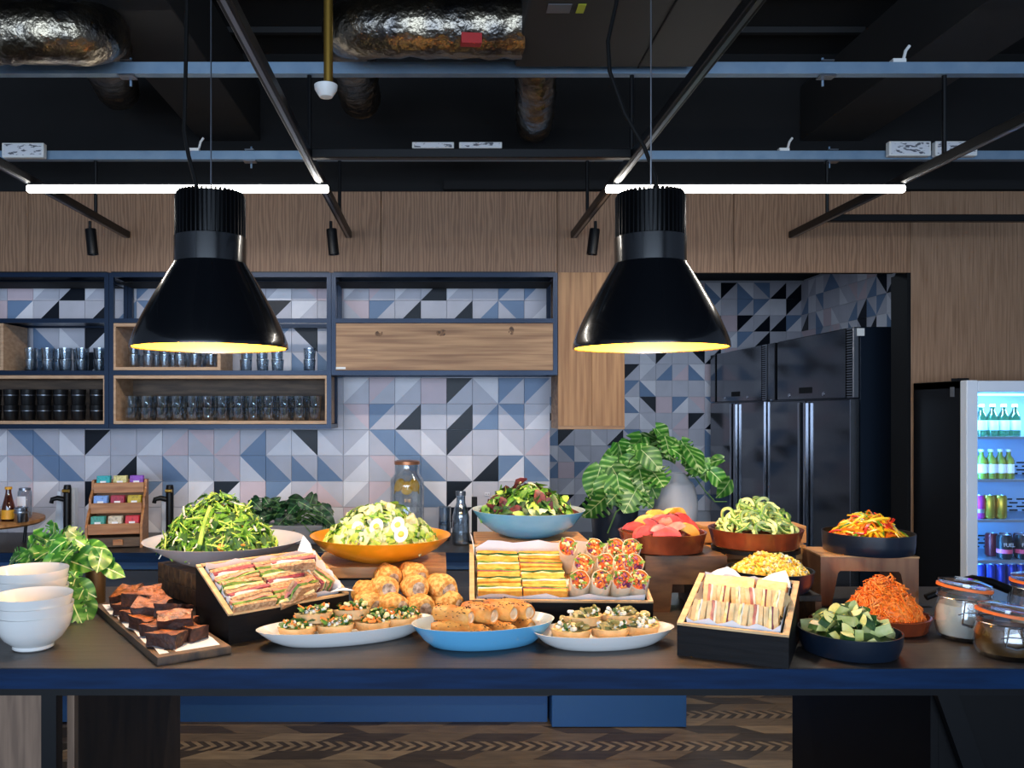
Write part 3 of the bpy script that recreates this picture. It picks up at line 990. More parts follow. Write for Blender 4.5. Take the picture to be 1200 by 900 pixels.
d.box((W / 2, 0.011, DH - fw / 2 - .002), (W - 2 * fw, 0.054, fw), b=0.004).box((W / 2, 0.011, 0.23), (W - 2 * fw, 0.054, fw), b=0.004)
d = d.build('door_frame', 'white_enamel', t)
MB().box((W / 2, 0.004, DH / 2 + .1), (W - 2 * fw, 0.006, DH - .3)).build('pane', 'door_glass', d)
MB().box((0.05, 0.12, DH + .008), (0.06, 0.05, 0.014)).build('hinge', 'black_metal', t)
MB().box((-0.002, 0.1, DH - .055), (0.004, 0.03, 0.05)).build('sticker', 'print_grey', t)
SH = [Z(513, 4.42), Z(562, 4.42), Z(608, 4.42), Z(655, 4.42)]
SH = [Z(512, 4.3), Z(562, 4.3), Z(609, 4.3), Z(656, 4.3), Z(702, 4.3)]
for z in SH:
    s = MB()
    s.box((W / 2, 0.045, z - .004), (W - 2 * th - .01, 0.012, 0.012)).box((W / 2, Dp / 2 + .03, z - .004), (W - 2 * th - .014, Dp - .12, 0.004))
    s.build('wire_shelf', 'shelf_wire', t)
for q in range(1):
    MB().box((th + .02, 0.05, DH / 2 + .1), (0.012, 0.012, DH - .3)).build('led_strip', emitter('fridge_led', (110, 185, 255), 7.0), t)
    MB().box((W / 2, 0.052, DH - .07), (W - .16, 0.014, 0.012)).build('led_strip', 'fridge_led', t)
area('fridge_lamp', (DX0 + W / 2, DF + .07, DH - .09), (0.35, 0, 0), W - .14, 0.02, 9, (0.3, 0.6, 1.0))
area('fridge_lamp', (DX0 + th + .035, DF + .075, 1.05), (0, -math.pi / 2, 0.5), 1.2, 0.02, 9, (0.08, 0.42, 1.0))

mat('cap_white', (220, 225, 232), 0.4)
mat('liquid_lime', (150, 175, 70), 0.25)
mat('liquid_olive', (130, 130, 40), 0.25)
mat('can_gold', (190, 155, 50), 0.3, 0.7)
mat('can_pink', (190, 50, 130), 0.35, 0.4)
mat('can_blue', (25, 50, 150), 0.3, 0.6)
mat('can_dark', (24, 22, 28), 0.35, 0.3)
mat('can_red', (110, 22, 32), 0.35, 0.4)
mat('can_silver', (190, 195, 205), 0.3, 0.9)
mat('pink_print', (220, 90, 130), 0.5)
mat('white_print', (235, 235, 240), 0.5)


def bottle(name, body, z, D, px, label, grp, hh, r, cap='cap_white'):
    t = thing(name, label, 'bottle', (X(px, D), D, z), group=grp)
    MB().lathe([(0, 0), (r * .92, 0), (r, .006), (r, hh * .60), (r * .85, hh * .68), (r * .42, hh * .80), (r * .38, hh * .92), (0, hh * .92)], 16).build('bottle_body', body, t)
    MB().lathe([(0, hh * .92), (r * .5, hh * .92), (r * .5, hh), (0, hh)], 14).build('cap', cap, t)
    MB().lathe([(r * 1.012, hh * .2), (r * 1.012, hh * .5)], 16).build('paper_label', 'white_print' if body == 'liquid_olive' else 'liner_white', t)


def can(name, mats, z, D, px, label, grp, hh=0.118, r=0.031):
    t = thing(name, label, 'can', (X(px, D), D, z), group=grp)
    MB().lathe([(0, .003), (r * .8, 0), (r, .01), (r, hh - .012), (r * .85, hh - .003), (r * .84, hh)], 16).build('can_body', mats[0], t)
    MB().lathe([(r * .84, hh), (r * .8, hh - .004), (0, hh - .004)], 16).build('lid', 'can_silver', t)
    if len(mats) > 1:
        MB().lathe([(r * 1.01, hh * .25), (r * 1.01, hh * .42)], 16).build('stripe', mats[1], t)
    return t


for px in (1150, 1163, 1176, 1189):
    bottle('green_bottle', 'green_glass', SH[0], 4.36, px, 'slim green glass bottle on the top shelf of the drinks fridge', 'green bottles in the fridge', 0.165, 0.027)
for px in (1150, 1161, 1172, 1182):
    bottle('juice_bottle', 'liquid_olive', SH[1], 4.36, px, 'amber drink bottle on the second shelf of the drinks fridge', 'amber bottles in the fridge', 0.15, 0.026)
for k, px in enumerate((1146, 1158, 1172)):
    can('drink_can', ['can_pink' if k == 0 else 'can_gold', 'can_silver'] if k == 0 else ['can_gold'], SH[2], 4.36, px, 'pink and silver drink can at the end of the middle fridge shelf' if k == 0 else 'gold drink can on the middle fridge shelf', 'cans on the middle fridge shelf')
for px in (1162, 1178, 1195):
    can('drink_can', ['can_red'], SH[3], 4.42, px, 'dark red drink can at the back of the fourth fridge shelf', 'dark red cans in the fridge')


def flat_text(txt, size, matname, parent, loc, rot=(math.pi / 2, 0, 0), name='lettering'):
    cu = bpy.data.curves.new(name, 'FONT')
    cu.body = txt; cu.size = size; cu.align_x = 'CENTER'; cu.extrude = 0.0004
    tmp = bpy.data.objects.new('tmp_text', cu)
    C.objects.link(tmp)
    dg = bpy.context.evaluated_depsgraph_get()
    me = bpy.data.meshes.new_from_object(tmp.evaluated_get(dg))
    bpy.data.objects.remove(tmp)
    me.materials.clear(); me.materials.append(MATS[matname])
    return place(name, me, parent, loc, rot)


for px in (1177, 1198, 1216):
    c = can('drink_can', ['can_dark', 'pink_print'], SH[3], 4.33, px, 'black drink can lettered FUEL on the fourth fridge shelf', 'black lettered cans in the fridge', 0.122, 0.036)
    flat_text('FUEL', 0.026, 'white_print', c, (0, -0.0375, 0.066))
for k, px in enumerate((1147, 1159, 1171, 1184, 1195)):
    can('drink_can', ['can_blue'], SH[4], 4.36, px, 'blue drink can on the bottom visible fridge shelf', 'blue cans in the fridge', 0.165, 0.027)

# ------------------------------------------------------------------ things on the back counter
t = thing('round_tray', 'round oak tray on thin black legs at the left counter end', 'tray', (X(-30, 4.55), 4.55, CT))
zt_ = Z(609, 4.5) - CT
MB().lathe([(0, zt_ - .03), (0.33, zt_ - .03), (0.345, zt_ - .02), (0.345, zt_ - .004), (0.335, zt_), (0, zt_)], 48).build('tray_top', 'oak_upright', t)
for a in (0.35, 2.2, 4.0, 5.3):
    MB().tube([(0.24 * math.cos(a), 0.24 * math.sin(a), 0), (0.25 * math.cos(a), 0.25 * math.sin(a), zt_ - .03)], 0.009, 8).build('leg', 'black_metal', t)
mat('yellow_label', (225, 160, 40), 0.5)
zt_ += CT
for k, (px, D, lab) in enumerate(((10, 4.45, 'brown syrup bottle with yellow label on the round tray'), (-8, 4.5, 'clear syrup bottle at the very left edge'))):
    t = thing('syrup_bottle', lab, 'bottle', (X(px, D), D, zt_), group='syrup bottles')
    MB().lathe([(0, 0), (0.032, 0), (0.035, .005), (0.033, .07), (0.02, .12), (0.014, .15), (0.014, .165), (0, .165)], 18).build('bottle_body', 'amber_glass' if k == 0 else 'clear_glass', t)
    MB().lathe([(0.0358, .012), (0.0346, .06)], 18).build('paper_label', 'yellow_label', t)
    MB().lathe([(0, .165), (0.018, .165), (0.018, .178), (0, .178)], 14).build('cap', 'yellow_label', t)
t = thing('metal_tin', 'small shiny steel tin on the round tray', 'tin', (X(25, 4.42), 4.42, zt_))
MB().lathe([(0, 0), (0.034, 0), (0.036, .004), (0.036, .072), (0.033, .072), (0.033, .01), (0, .008)], 24).build('tin_body', 'chrome', t)
MB().lathe([(0.0365, .045), (0.0372, .05), (0.0365, .055)], 24).build('ring', 'steel_bright', t)
t = thing('storage_jar', 'clear glass jar with a white label behind the tin', 'jar', (X(29, 4.56), 4.56, zt_))
MB().lathe([(0, 0), (0.034, 0), (0.036, .006), (0.036, .14), (0.03, .15), (0.028, .15), (0.033, .14), (0.033, .008), (0, .006)], 20).build('jar_body', 'clear_glass', t)
MB().box((0, -0.036, 0.095), (0.045, 0.003, 0.05)).build('paper_label', 'white_print', t)
MB().lathe([(0, .15), (0.03, .15), (0.03, .162), (0, .162)], 20).build('lid', 'steel_bright', t)

for k, (px, lab) in enumerate(((79, 'tall matte black water tap beside a white panel, left of the tea box'), (199, 'tall matte black water tap right of the tea box'))):
    D = 4.72
    t = thing('water_tap', lab, 'tap', (X(px, D), D, CT), group='water taps')
    MB().lathe([(0, 0), (0.03, 0), (0.03, .008), (0.021, .014), (0.021, .285), (0.018, .303), (0, .306)], 24).build('column', 'black_metal', t)
    MB().tube([(-0.01, 0, .222), (-0.05, -.01, .232), (-0.075, -.02, .226), (-0.08, -.02, .205)], [.015, .014, .013, .012], 12).build('spout', 'black_metal', t)
    MB().tube([(-0.018, -.02, .272), (0.018, -.02, .272)], 0.01, 10).build('lever', 'brass', t)
MB().box((0, 0, 0.14), (0.038, 0.05, 0.28), b=0.004).build('filter_tower', 'white_enamel', None, (X(88, 4.8) - .012, 4.8, CT), label='slim white tower just right of the left tap', cat='tower')
MB().prism([(-0.03, 0), (0.03, 0), (0.01, 0.26), (-0.008, 0.26)], -.02, .02, axis='Y').build('napkin_stand', 'white_enamel', None, (X(69, 4.8), 4.82, CT), label='small white card wedge left of the left tap', cat='card')
MB().box((0, 0, 0.11), (0.03, 0.04, 0.22), b=0.004).build('filter_tower', 'white_enamel', None, (X(192, 4.8), 4.82, CT), label='slim white tower just left of the right tap', cat='tower')

# tea box
mat('tea_oak', (150, 98, 58), 0.5, col2=(184, 130, 84), scale=6, stretch=(1, 4, 10))
D = 4.55
t = thing('tea_box', 'stepped wooden tea display box with three tiers of sachets', 'tea box', (X(138, D), D, CT), rz=rad(12))
w = 0.27
for x in (-w / 2, w / 2):
    MB().prism([(-0.13, 0), (0.13, 0), (0.13, 0.34), (0.06, 0.34), (0.05, 0.29), (-0.02, 0.25), (-0.03, 0.2), (-0.09, 0.16), (-0.13, 0.11)], x - .006, x + .006, axis='X').build('side_board', 'tea_oak', t)
MB().box((0, 0.125, 0.17), (w - .012, 0.01, 0.34)).build('back_board', 'tea_oak', t)
for q, (y, z) in enumerate(((-0.125, 0.10), (-0.045, 0.2), (0.04, 0.30))):
    MB().box((0, y, z), (w - .014, 0.012, 0.055), b=0.002).build('tier_front', 'tea_oak', t)
    MB().box((0, y + .045, z - .02), (w - .014, 0.08, 0.01)).build('tier_floor', 'tea_oak', t)
MB().box((0, -0.02, 0.03), (w - .014, 0.2, 0.05), b=0.002).build('drawer', 'oak_dark', t)
MB().box((0.02, -0.126, 0.03), (0.05, 0.012, 0.03), b=0.002).build('pull', 'tea_oak', t)
TC = [[(60, 150, 140), (200, 190, 170), (200, 40, 60)], [(120, 160, 225), (160, 40, 70), (190, 165, 40)], [(40, 165, 175), (215, 205, 140), (140, 80, 190)]]
CN = [['teal', 'cream', 'red'], ['sky blue', 'crimson', 'mustard'], ['turquoise', 'pale yellow', 'purple']]
tm = t.matrix_basis.copy()
tm = Matrix.Translation(t.location) @ Matrix.Rotation(rad(12), 4, 'Z')
for q, (y, z) in enumerate(((-0.085, 0.085), (-0.005, 0.185), (0.08, 0.285))):
    for c_ in range(3):
        m = 'sachet_%d%d' % (q, c_)
        mat(m, TC[q][c_], 0.4, col2=tuple(int(v * .7) for v in TC[q][c_]), scale=90, thr=(.5, .7))
        for e in range(4):
            p = tm @ Vector((-0.085 + c_ * 0.085, y - .02 + e * 0.016, z))
            s = MB().box((0, 0, 0.042), (0.068, 0.008, 0.075 - e * .002), b=0.002)
            if e == 0:
                s.box((0, -0.0045, 0.04), (0.03, 0.001, 0.02), mi=1)
            s.build('tea_sachet', [m, 'white_print'], None, p, (rad(-14), 0, rad(12)), label='%s tea sachet in the %s tier of the tea box, %s' % (CN[q][c_], ['bottom', 'middle', 'top'][q], ['foremost', 'second from the front', 'third from the front', 'rearmost'][e]), cat='tea sachet', group='%s tea sachets' % CN[q][c_])

# drinks dispenser, glasses, carafe
D = 4.68
t = thing('drinks_dispenser', 'tall glass drinks dispenser with orange slices and copper lid', 'dispenser', (X(477, D), D, CT))
r = 20 * D / F
MB().lathe([(0, .0), (r * .9, .0), (r * .95, .01), (r * .95, .025), (0, .025)], 28).build('stand', 'black_metal', t)
MB().lathe([(0, .03), (r * .96, .03), (r, .045), (r, .30), (r * .97, .34), (r * .72, .37), (r * .72, .42), (r * .69, .42), (r * .69, .368), (r * .94, .335), (r * .96, .05), (0, .045)], 36).build('vessel', 'clear_glass', t)
mat('water_tint', (190, 205, 222), 0.1)
mat('copper', (190, 130, 95), 0.35, 0.8)
MB().lathe([(0, .42), (r * .75, .42), (r * .75, .437), (r * .6, .442), (0, .442)], 28).build('lid', 'copper', t)
mat('orange_rind', (235, 150, 25), 0.5, col2=(245, 190, 70), scale=60)
mat('orange_flesh', (245, 180, 50), 0.4, col2=(250, 205, 110), scale=50)
mat('berry', (120, 25, 35), 0.35)
sl = MB().lathe([(0, -.004), (.03, -.004), (.034, -.003), (.034, .003), (.03, .004), (0, .004)], 18)
for i in range(len(sl.m)):
    pass
SL = sl.mesh('orange_slice', ['orange_flesh'])
for k in range(8):
    a = k * 2 * math.pi / 8
    p = Vector((X(477, D) + .058 * math.cos(a), D + .058 * math.sin(a), CT + .292 + (k % 2) * .014))
    place('orange_slice', SL, None, p, (rad(80 - 8 * (k % 3)), 0, a + 1.57), label='orange slice floating near the top of the dispenser', cat='orange slice', group='orange slices in the dispenser')
MB().lathe([(0, .05), (r * .9, .05), (r * .9, .11), (0, .11)], 28).build('berry_layer', 'berry', t)
MB().tube([(0, -r, .06), (0, -r - .04, .06), (0, -r - .045, .035)], .012, 10).build('spigot', 'chrome', t)
gl = MB().lathe([(0, 0), (.03, 0), (.033, .004), (.036, .1), (.034, .1), (.031, .01), (0, .008)], 18).mesh('tall_glass', ['tumbler_glass'])
for k in range(2):
    place('tall_glass', gl, None, (X(521, 4.7), 4.7, CT + k * .085), label=['lower clear glass stacked beside the carafe', 'upper clear glass stacked beside the carafe'][k], cat='glass', group='stacked glasses beside the carafe')
t = thing('carafe', 'tall clear glass water carafe behind the yellow bowl', 'carafe', (X(540, 4.55), 4.55, CT))
MB().lathe([(0, 0), (.042, 0), (.046, .006), (.046, .15), (.036, .19), (.024, .225), (.024, .275), (.027, .285), (.024, .285), (.021, .275), (.021, .225), (.034, .185), (.043, .148), (.043, .01), (0, .008)], 28).build('vessel', 'tumbler_glass', t)
MB().lathe([(.0272, .262), (.0272, .282)], 20).build('collar', 'steel_bright', t)
t = thing('counter_sign', 'narrow black upright sign beside the carafe', 'sign', (X(556, 4.6), 4.6, CT))
MB().box((0, 0, .125), (0.03, 0.02, 0.25), b=0.002).build('post', 'black_metal', t)
MB().box((0, 0, .008), (0.06, 0.06, 0.016), b=0.002).build('base', 'black_metal', t)
t = thing('wall_socket', 'small pale socket plate on the tiles above the blue bowl', 'socket', at(571, 579, 4.995))
MB().box((0, 0, 0), (0.03, 0.006, 0.02), b=0.001).build('plate', 'tile_W', t)
for x in (-.006, .006):
    MB().tube([(x, -0.004, 0), (x, -0.0035, 0)], .003, 8).build('hole', 'print_grey', t)

# ------------------------------------------------------------------ leaves and plants


def leaf_mat(name, dark, mid, light, amt):
    """leaf with pale midrib, side veins and variegation, from the leaf's own coordinates"""
    m = bpy.data.materials.new(name)
    m.use_nodes = True
    N, L = m.node_tree.nodes, m.node_tree.links
    p = N['Principled BSDF']
    p.inputs['Roughness'].default_value = 0.38
    tc = N.new('ShaderNodeTexCoord')
    sp = N.new('ShaderNodeSeparateXYZ'); L.new(tc.outputs['Object'], sp.inputs[0])
    ab = N.new('ShaderNodeMath'); ab.operation = 'ABSOLUTE'; L.new(sp.outputs[0], ab.inputs[0])
    ma = N.new('ShaderNodeMath'); ma.operation = 'MULTIPLY_ADD'; ma.inputs[1].default_value = -0.7
    L.new(ab.outputs[0], ma.inputs[0]); L.new(sp.outputs[1], ma.inputs[2])
    cb = N.new('ShaderNodeCombineXYZ'); L.new(ma.outputs[0], cb.inputs[0])
    oi = N.new('ShaderNodeObjectInfo'); L.new(oi.outputs['Random'], cb.inputs[2])
    wv = N.new('ShaderNodeTexWave'); wv.bands_direction = 'X'
    wv.inputs['Scale'].default_value = 9; wv.inputs['Distortion'].default_value = 3.5
    wv.inputs['Detail Scale'].default_value = 4
    L.new(cb.outputs[0], wv.inputs['Vector'])
    nz = N.new('ShaderNodeTexNoise'); nz.inputs['Scale'].default_value = 14
    L.new(tc.outputs['Object'], nz.inputs['Vector'])
    mu = N.new('ShaderNodeMath'); mu.operation = 'MULTIPLY'; L.new(wv.outputs['Fac'], mu.inputs[0]); L.new(nz.outputs['Fac'], mu.inputs[1])
    rp = N.new('ShaderNodeValToRGB')
    e = rp.color_ramp.elements
    e[0].position, e[1].position = 0.12, amt
    e[0].color, e[1].color = lin(dark), lin(light)
    q = rp.color_ramp.elements.new((0.12 + amt) / 2); q.color = lin(mid)
    L.new(mu.outputs[0], rp.inputs['Fac'])
    lt = N.new('ShaderNodeMath'); lt.operation = 'LESS_THAN'; lt.inputs[1].default_value = 0.0016
    L.new(ab.outputs[0], lt.inputs[0])
    mx = N.new('ShaderNodeMix'); mx.data_type = 'RGBA'
    L.new(lt.outputs[0], mx.inputs['Factor']); L.new(rp.outputs['Color'], mx.inputs['A'])
    mx.inputs['B'].default_value = lin(light)
    hs = N.new('ShaderNodeHueSaturation')
    mr = N.new('ShaderNodeMapRange'); mr.inputs['To Min'].default_value = 0.7; mr.inputs['To Max'].default_value = 1.3
    L.new(oi.outputs['Random'], mr.inputs['Value']); L.new(mr.outputs[0], hs.inputs['Value'])
    L.new(mx.outputs['Result'], hs.inputs['Color'])
    L.new(hs.outputs['Color'], p.inputs['Base Color'])
    MATS[name] = m


leaf_mat('leaf_bright', (52, 114, 38), (104, 162, 64), (212, 226, 164), 0.66)
leaf_mat('leaf_dark', (18, 52, 30), (34, 82, 44), (110, 150, 100), 0.75)
mat('stem_green', (70, 110, 50), 0.5)
mat('pot_navy', (22, 32, 50), 0.3)
mat('vase_grey', (206, 207, 214), 0.5)
mat('trough_grey', (120, 122, 130), 0.6)
mat('soil', (40, 30, 24), 0.9)


def leaf_mesh(L, Wd, slits, matname, curl=0.25, fold=0.25, seed=0):
    nt, cols = 12, (-1, -.55, 0, .55, 1)
    mb = MB()
    vs = []
    for i in range(nt + 1):
        u = i / nt
        w = Wd / 2 * (math.sin(math.pi * min(1, u * .93 + .07)) ** 0.75) * (1.12 - .35 * u)
        if i == nt:
            w = 0.0008
        for c in cols:
            back = -0.12 * L * abs(c) * max(0, 1 - u * 4)
            y = u * L + back
            z = -curl * L * u * u + fold * abs(c) * w * (1 - u) - (abs(c) > .9) * 0.04 * L * math.sin(u * 9 + seed)
            vs.append((c * w, y, z))
    fs = []
    for i in range(nt):
        for k in range(4):
            if slits and k in (0, 3) and i in (3, 5, 7, 9) and not (i == 9 and k == 0):
                continue
            a = i * 5 + k
            fs.append((a, a + 1, a + 6, a + 5))
    mb.add(vs, fs, 0, True)
    return mb.mesh('leaf', [matname], angle=80, recalc=False)


LEAF_BIG = [leaf_mesh(1.0, .95, True, 'leaf_bright', .2, .2, 1), leaf_mesh(1.0, .92, False, 'leaf_bright', .3, .15, 2), leaf_mesh(1.0, .85, False, 'leaf_bright', .4, .25, 3)]
LEAF_DK = [leaf_mesh(1.0, .62, False, 'leaf_dark', .3, .3, 1), leaf_mesh(1.0, .7, False, 'leaf_dark', .15, .2, 2)]
# leaf textures use metres: bake the size into meshes instead of object scale
def sized(me, s):
    m = me.copy()
    m.transform(Matrix.Scale(s, 4))
    return m


def plant(t, root, pts, size, leaves, seed, face=(0, -1, .45), center=None):
    """leaves at pts (world), each with a stalk from root; parts of thing t"""
    pr = random.Random(seed)
    ms = [sized(m, size * f) for m in leaves for f in (.8, 1.0, 1.2)]
    loc = Vector(t.location)
    st = MB()
    cen = center if center is not None else sum((Vector(p) for p in pts), Vector()) / len(pts)
    for p in pts:
        p = Vector(p)
        out = (p - cen)
        out = out.normalized() if out.length > 1e-4 else Vector((0, -1, 0))
        d = (out * .5 + Vector((pr.uniform(-.8, .8), pr.uniform(-.6, .1), -.5 + pr.uniform(-.45, .45)))).normalized()
        n = (Vector(face) + Vector((pr.uniform(-.5, .5), pr.uniform(-.3, .3), pr.uniform(-.2, .5))) + out * .35)
        B = basis(d, n)
        me = pr.choice(ms)
        o = place('leaf', me, t, p - loc - d * size * .45, B.to_euler())
        base = p - d * size * .45
        r0 = Vector(root)
        mid = (r0 + base) / 2 + Vector((0, 0, .25 * (base - r0).length))
        st.tube([tuple(r0 - loc), tuple(mid.lerp(r0, .4) - loc), tuple(mid - loc), tuple(base - loc)], 0.003, 5)
    st.build('stem_cluster', 'stem_green', t)


def blob(c, rx, ry, rz, n, seed, shell=.55):
    pr = random.Random(seed)
    out = []
    while len(out) < n:
        v = Vector((pr.uniform(-1, 1), pr.uniform(-1, .6), pr.uniform(-1, 1)))
        if shell < v.length < 1:
            out.append((c[0] + v.x * rx, c[1] + v.y * ry, c[2] + v.z * rz))
    return out


# monstera and vase on the plant cabinet
D = 4.62
t = thing('potted_monstera', 'big variegated monstera in a glossy navy pot', 'potted plant', (X(720, D), D, CT))
s_ = D / F
MB().lathe([(0, 0), (.10, 0), (.115, .01), (.13, .22), (.125, .235), (.115, .235), (.105, .2), (0, .2)], 36).build('pot', 'pot_navy', t)
MB().lathe([(0, .2), (.106, .2)], 24).build('soil', 'soil', t)
pts = [at(px, py, D + dd) for px, py, dd in (
    (714, 548, 0), (728, 530, .05), (745, 522, .1), (762, 516, .1), (778, 512, .12), (792, 522, .0), (806, 528, .05), (815, 540, -.05), (724, 560, -.1), (740, 548, -.1), (757, 540, -.12), (770, 530, -.05),
    (783, 522, -.15), (738, 570, -.18), (752, 562, -.2), (768, 556, -.2), (709, 572, -.1), (756, 586, -.26), (720, 582, -.2), (736, 590, -.22), (800, 534, -.2), (812, 532, -.2), (750, 530, 0), (733, 545, .0), (702, 590, -.15), (765, 572, -.22),
    (746, 556, -.15), (786, 526, -.1), (762, 536, -.22), (700, 560, 0), (760, 548, 0), (725, 572, -.2), (712, 536, .1), (770, 520, .15), (742, 580, -.24))]
plant(t, (X(725, D), D, CT + .22), pts, 0.15, LEAF_BIG, 4, face=(0, -1, .25))
trail = MB().tube([Vector(at(735, 590, D - .2)) - t.location, Vector(at(722, 600, D - .3)) - t.location, Vector(at(712, 625, D - .3)) - t.location], .004, 6)
trail.build('vine', 'stem_green', t)
D2 = 4.60
t = thing('ribbed_vase', 'grey ribbed ceramic vase with a trailing pothos vine', 'vase', (X(791, D2), D2, CT))
prof = []
for i in range(41):
    u = i / 40
    z = u * .38
    r = 0.06 + .052 * math.sin(math.pi * min(1, u * 1.02)) ** .8 + (0.012 * u)
    if u > .86:
        r = .085 - (u - .86) * .25
    prof.append((r + .0022 * (i % 2), z))
MB().lathe([(0, 0)] + prof + [(prof[-1][0] - .008, .38), (prof[-1][0] - .008, .3), (0, .3)], 40).build('vase_body', 'vase_grey', t)
vine = [at(812, 556, D2 - .05), at(826, 575, D2 - .12), at(838, 588, D2 - .15), at(852, 588, D2 - .16)]
MB().tube([Vector((0, 0, .36))] + [Vector(p) - t.location for p in vine], .0035, 6).build('vine', 'stem_green', t)
plant(t, (X(805, D2), D2, CT + .36), [at(820, 545, D2 - .1), at(835, 540, D2 - .05), at(842, 560, D2 - .14), at(851, 572, D2 - .15), at(826, 556, D2 - .1), at(813, 548, D2 - .12)], 0.12, LEAF_BIG[1:], 9, face=(0, -1, .3))

# trough of dark foliage at the back
D = 4.62
t = thing('planter_trough', 'grey trough of dark green foliage behind the white bowl', 'potted plant', (X(345, D), D, CT))
MB().box((0, 0, .05), (0.42, 0.15, 0.1), b=0.006).build('trough', 'trough_grey', t)
pr = random.Random(8)
pts = [at(292 + 92 * pr.random(), 588 + 38 * pr.random(), D - .08 + .12 * pr.random()) for _ in range(64)]
pts += [at(386, 612, D - .1), at(382, 622, D - .12), at(372, 628, D - .12), at(300, 586, D), at(345, 585, D), at(365, 586, D)]
plant(t, (X(340, D), D, CT + .1), pts, 0.085, LEAF_DK, 5, face=(0, -1, .3), center=Vector(at(338, 625, D + .05)))

# ------------------------------------------------------------------ island
mat('oak_leg', (100, 78, 62), 0.6, col2=(132, 106, 86), scale=6, stretch=(7, 3, .6))
IT, IF, IB = 1.0, 2.046, 2.99
t = thing('island_counter', 'long dark island counter carrying the buffet', 'counter', (0, IF, 0))
ixl, ixr = -1.75, 2.15
MB().box(((ixl + ixr) / 2, (IB - IF) / 2, IT - .0245), (ixr - ixl, IB - IF, 0.049), b=0.0015).build('top_slab', 'worktop', t)
MB().box(((ixl + ixr) / 2, -0.0015, IT - .0248), (ixr - ixl, 0.004, 0.0475)).build('front_edge', 'worktop_edge', t)
MB().box(((ixl + ixr) / 2, .03, IT - .060), (ixr - ixl, 0.03, 0.021)).build('front_rail', 'black_metal', t)
MB().box(((ixl + ixr) / 2, IB - IF - .03, IT - .060), (ixr - ixl, 0.03, 0.021)).build('rear_rail', 'black_metal', t)
for x, y in ((-0.945, .035), (-0.945, IB - IF - .035), (2.0, .035), (2.0, IB - IF - .035), (-1.72, .035)):
    MB().box((x, y, .465), (0.036, 0.036, 0.93)).build('leg', 'black_metal', t)
xp = -0.907
MB().box(((ixl - .962 - .004) / 2 + .0, .085, .465), (-.966 - ixl, 0.022, 0.928)).build('front_panel', 'oak_leg', t)
MB().box(((-.925 + xp) / 2, .085, .465), (xp + .925, 0.022, 0.928)).build('front_panel', 'oak_leg', t)
MB().box((xp - .011, .52, .465), (0.022, .84, 0.928)).build('side_panel', 'dark_wood', t)
xq = 1.235
MB().box((xq + .011, .52, .465), (0.022, .84, 0.928)).build('side_panel', 'fridge_black', t)
MB().box((xq + .4, .11, .465), (0.76, 0.022, 0.928)).build('front_panel', 'fridge_black', t)
for a, b in (((xq + .02, .08, .93), (xq + .35, .08, 0)), ((xq + .72, .08, .93), (xq + .35, .08, 0))):
    MB().bar(a, b, 0.02, 0.05).build('brace', 'black_metal', t)
MB().box((xq + .75, .08, .465), (0.03, 0.03, 0.93)).build('upright', 'black_metal', t)

# ------------------------------------------------------------------ crockery helpers
mat('porcelain', (222, 220, 216), 0.22, coat=0.3)
mat('porcelain_lilac', (205, 203, 210), 0.25, coat=0.3)
mat('glaze_blue', (98, 172, 214), 0.22, coat=0.3)
mat('glaze_pale', (190, 205, 208), 0.25, coat=0.2)
mat('enamel_yellow', (235, 152, 22), 0.3, coat=0.3)
mat('terracotta', (104, 44, 24), 0.25, col2=(128, 58, 32), scale=14, coat=0.3)
mat('bowl_navy', (18, 28, 42), 0.3)
mat('slate', (44, 42, 42), 0.6, col2=(60, 56, 52), scale=8, stretch=(1, 9, 1))
mat('crate_black', (10, 9, 11), 0.6, col2=(18, 16, 18), scale=10, stretch=(1, 1, 9), bump=.08, spec=.2)
mat('crate_wood', (200, 158, 108), 0.55, col2=(222, 184, 134), scale=8, stretch=(1, 6, 6))
mat('paper', (236, 236, 238), 0.7, col2=(228, 230, 236), scale=14)
mat('paper_print', (150, 165, 205), 0.7)
mat('acacia', (92, 60, 38), 0.45, col2=(140, 96, 58), scale=6, stretch=(2, 7, 7))
mat('beech', (176, 124, 76), 0.45, col2=(206, 154, 100), scale=6, stretch=(1, 9, 9))
mat('stump_wood', (70, 48, 32), 0.5, col2=(104, 76, 50), scale=5, stretch=(2, 2, 7))
mat('riser_wood', (124, 78, 50), 0.5, col2=(150, 102, 68), scale=5, stretch=(7, 3, 1))
mat('crate_pine', (180, 120, 62), 0.5, col2=(204, 146, 84), scale=5, stretch=(1, 5, 9))


def bowl(prof, n, name, out_m, in_m, t, lip=0.004):
    """prof outer (r,z) from foot to rim; builds shell with inner wall"""
    inner = [(max(r - lip, 0.001), z + lip * .9) for r, z in prof[1:]][::-1]
    inner[0] = (prof[-1][0] - lip, prof[-1][1])
    mb = MB().lathe([(0, prof[0][1])] + prof, n, 0)
    mb.lathe([prof[-1]] + inner + [(0, inner[-1][1])], n, 1)
    return mb.build(name, [out_m, in_m], t)


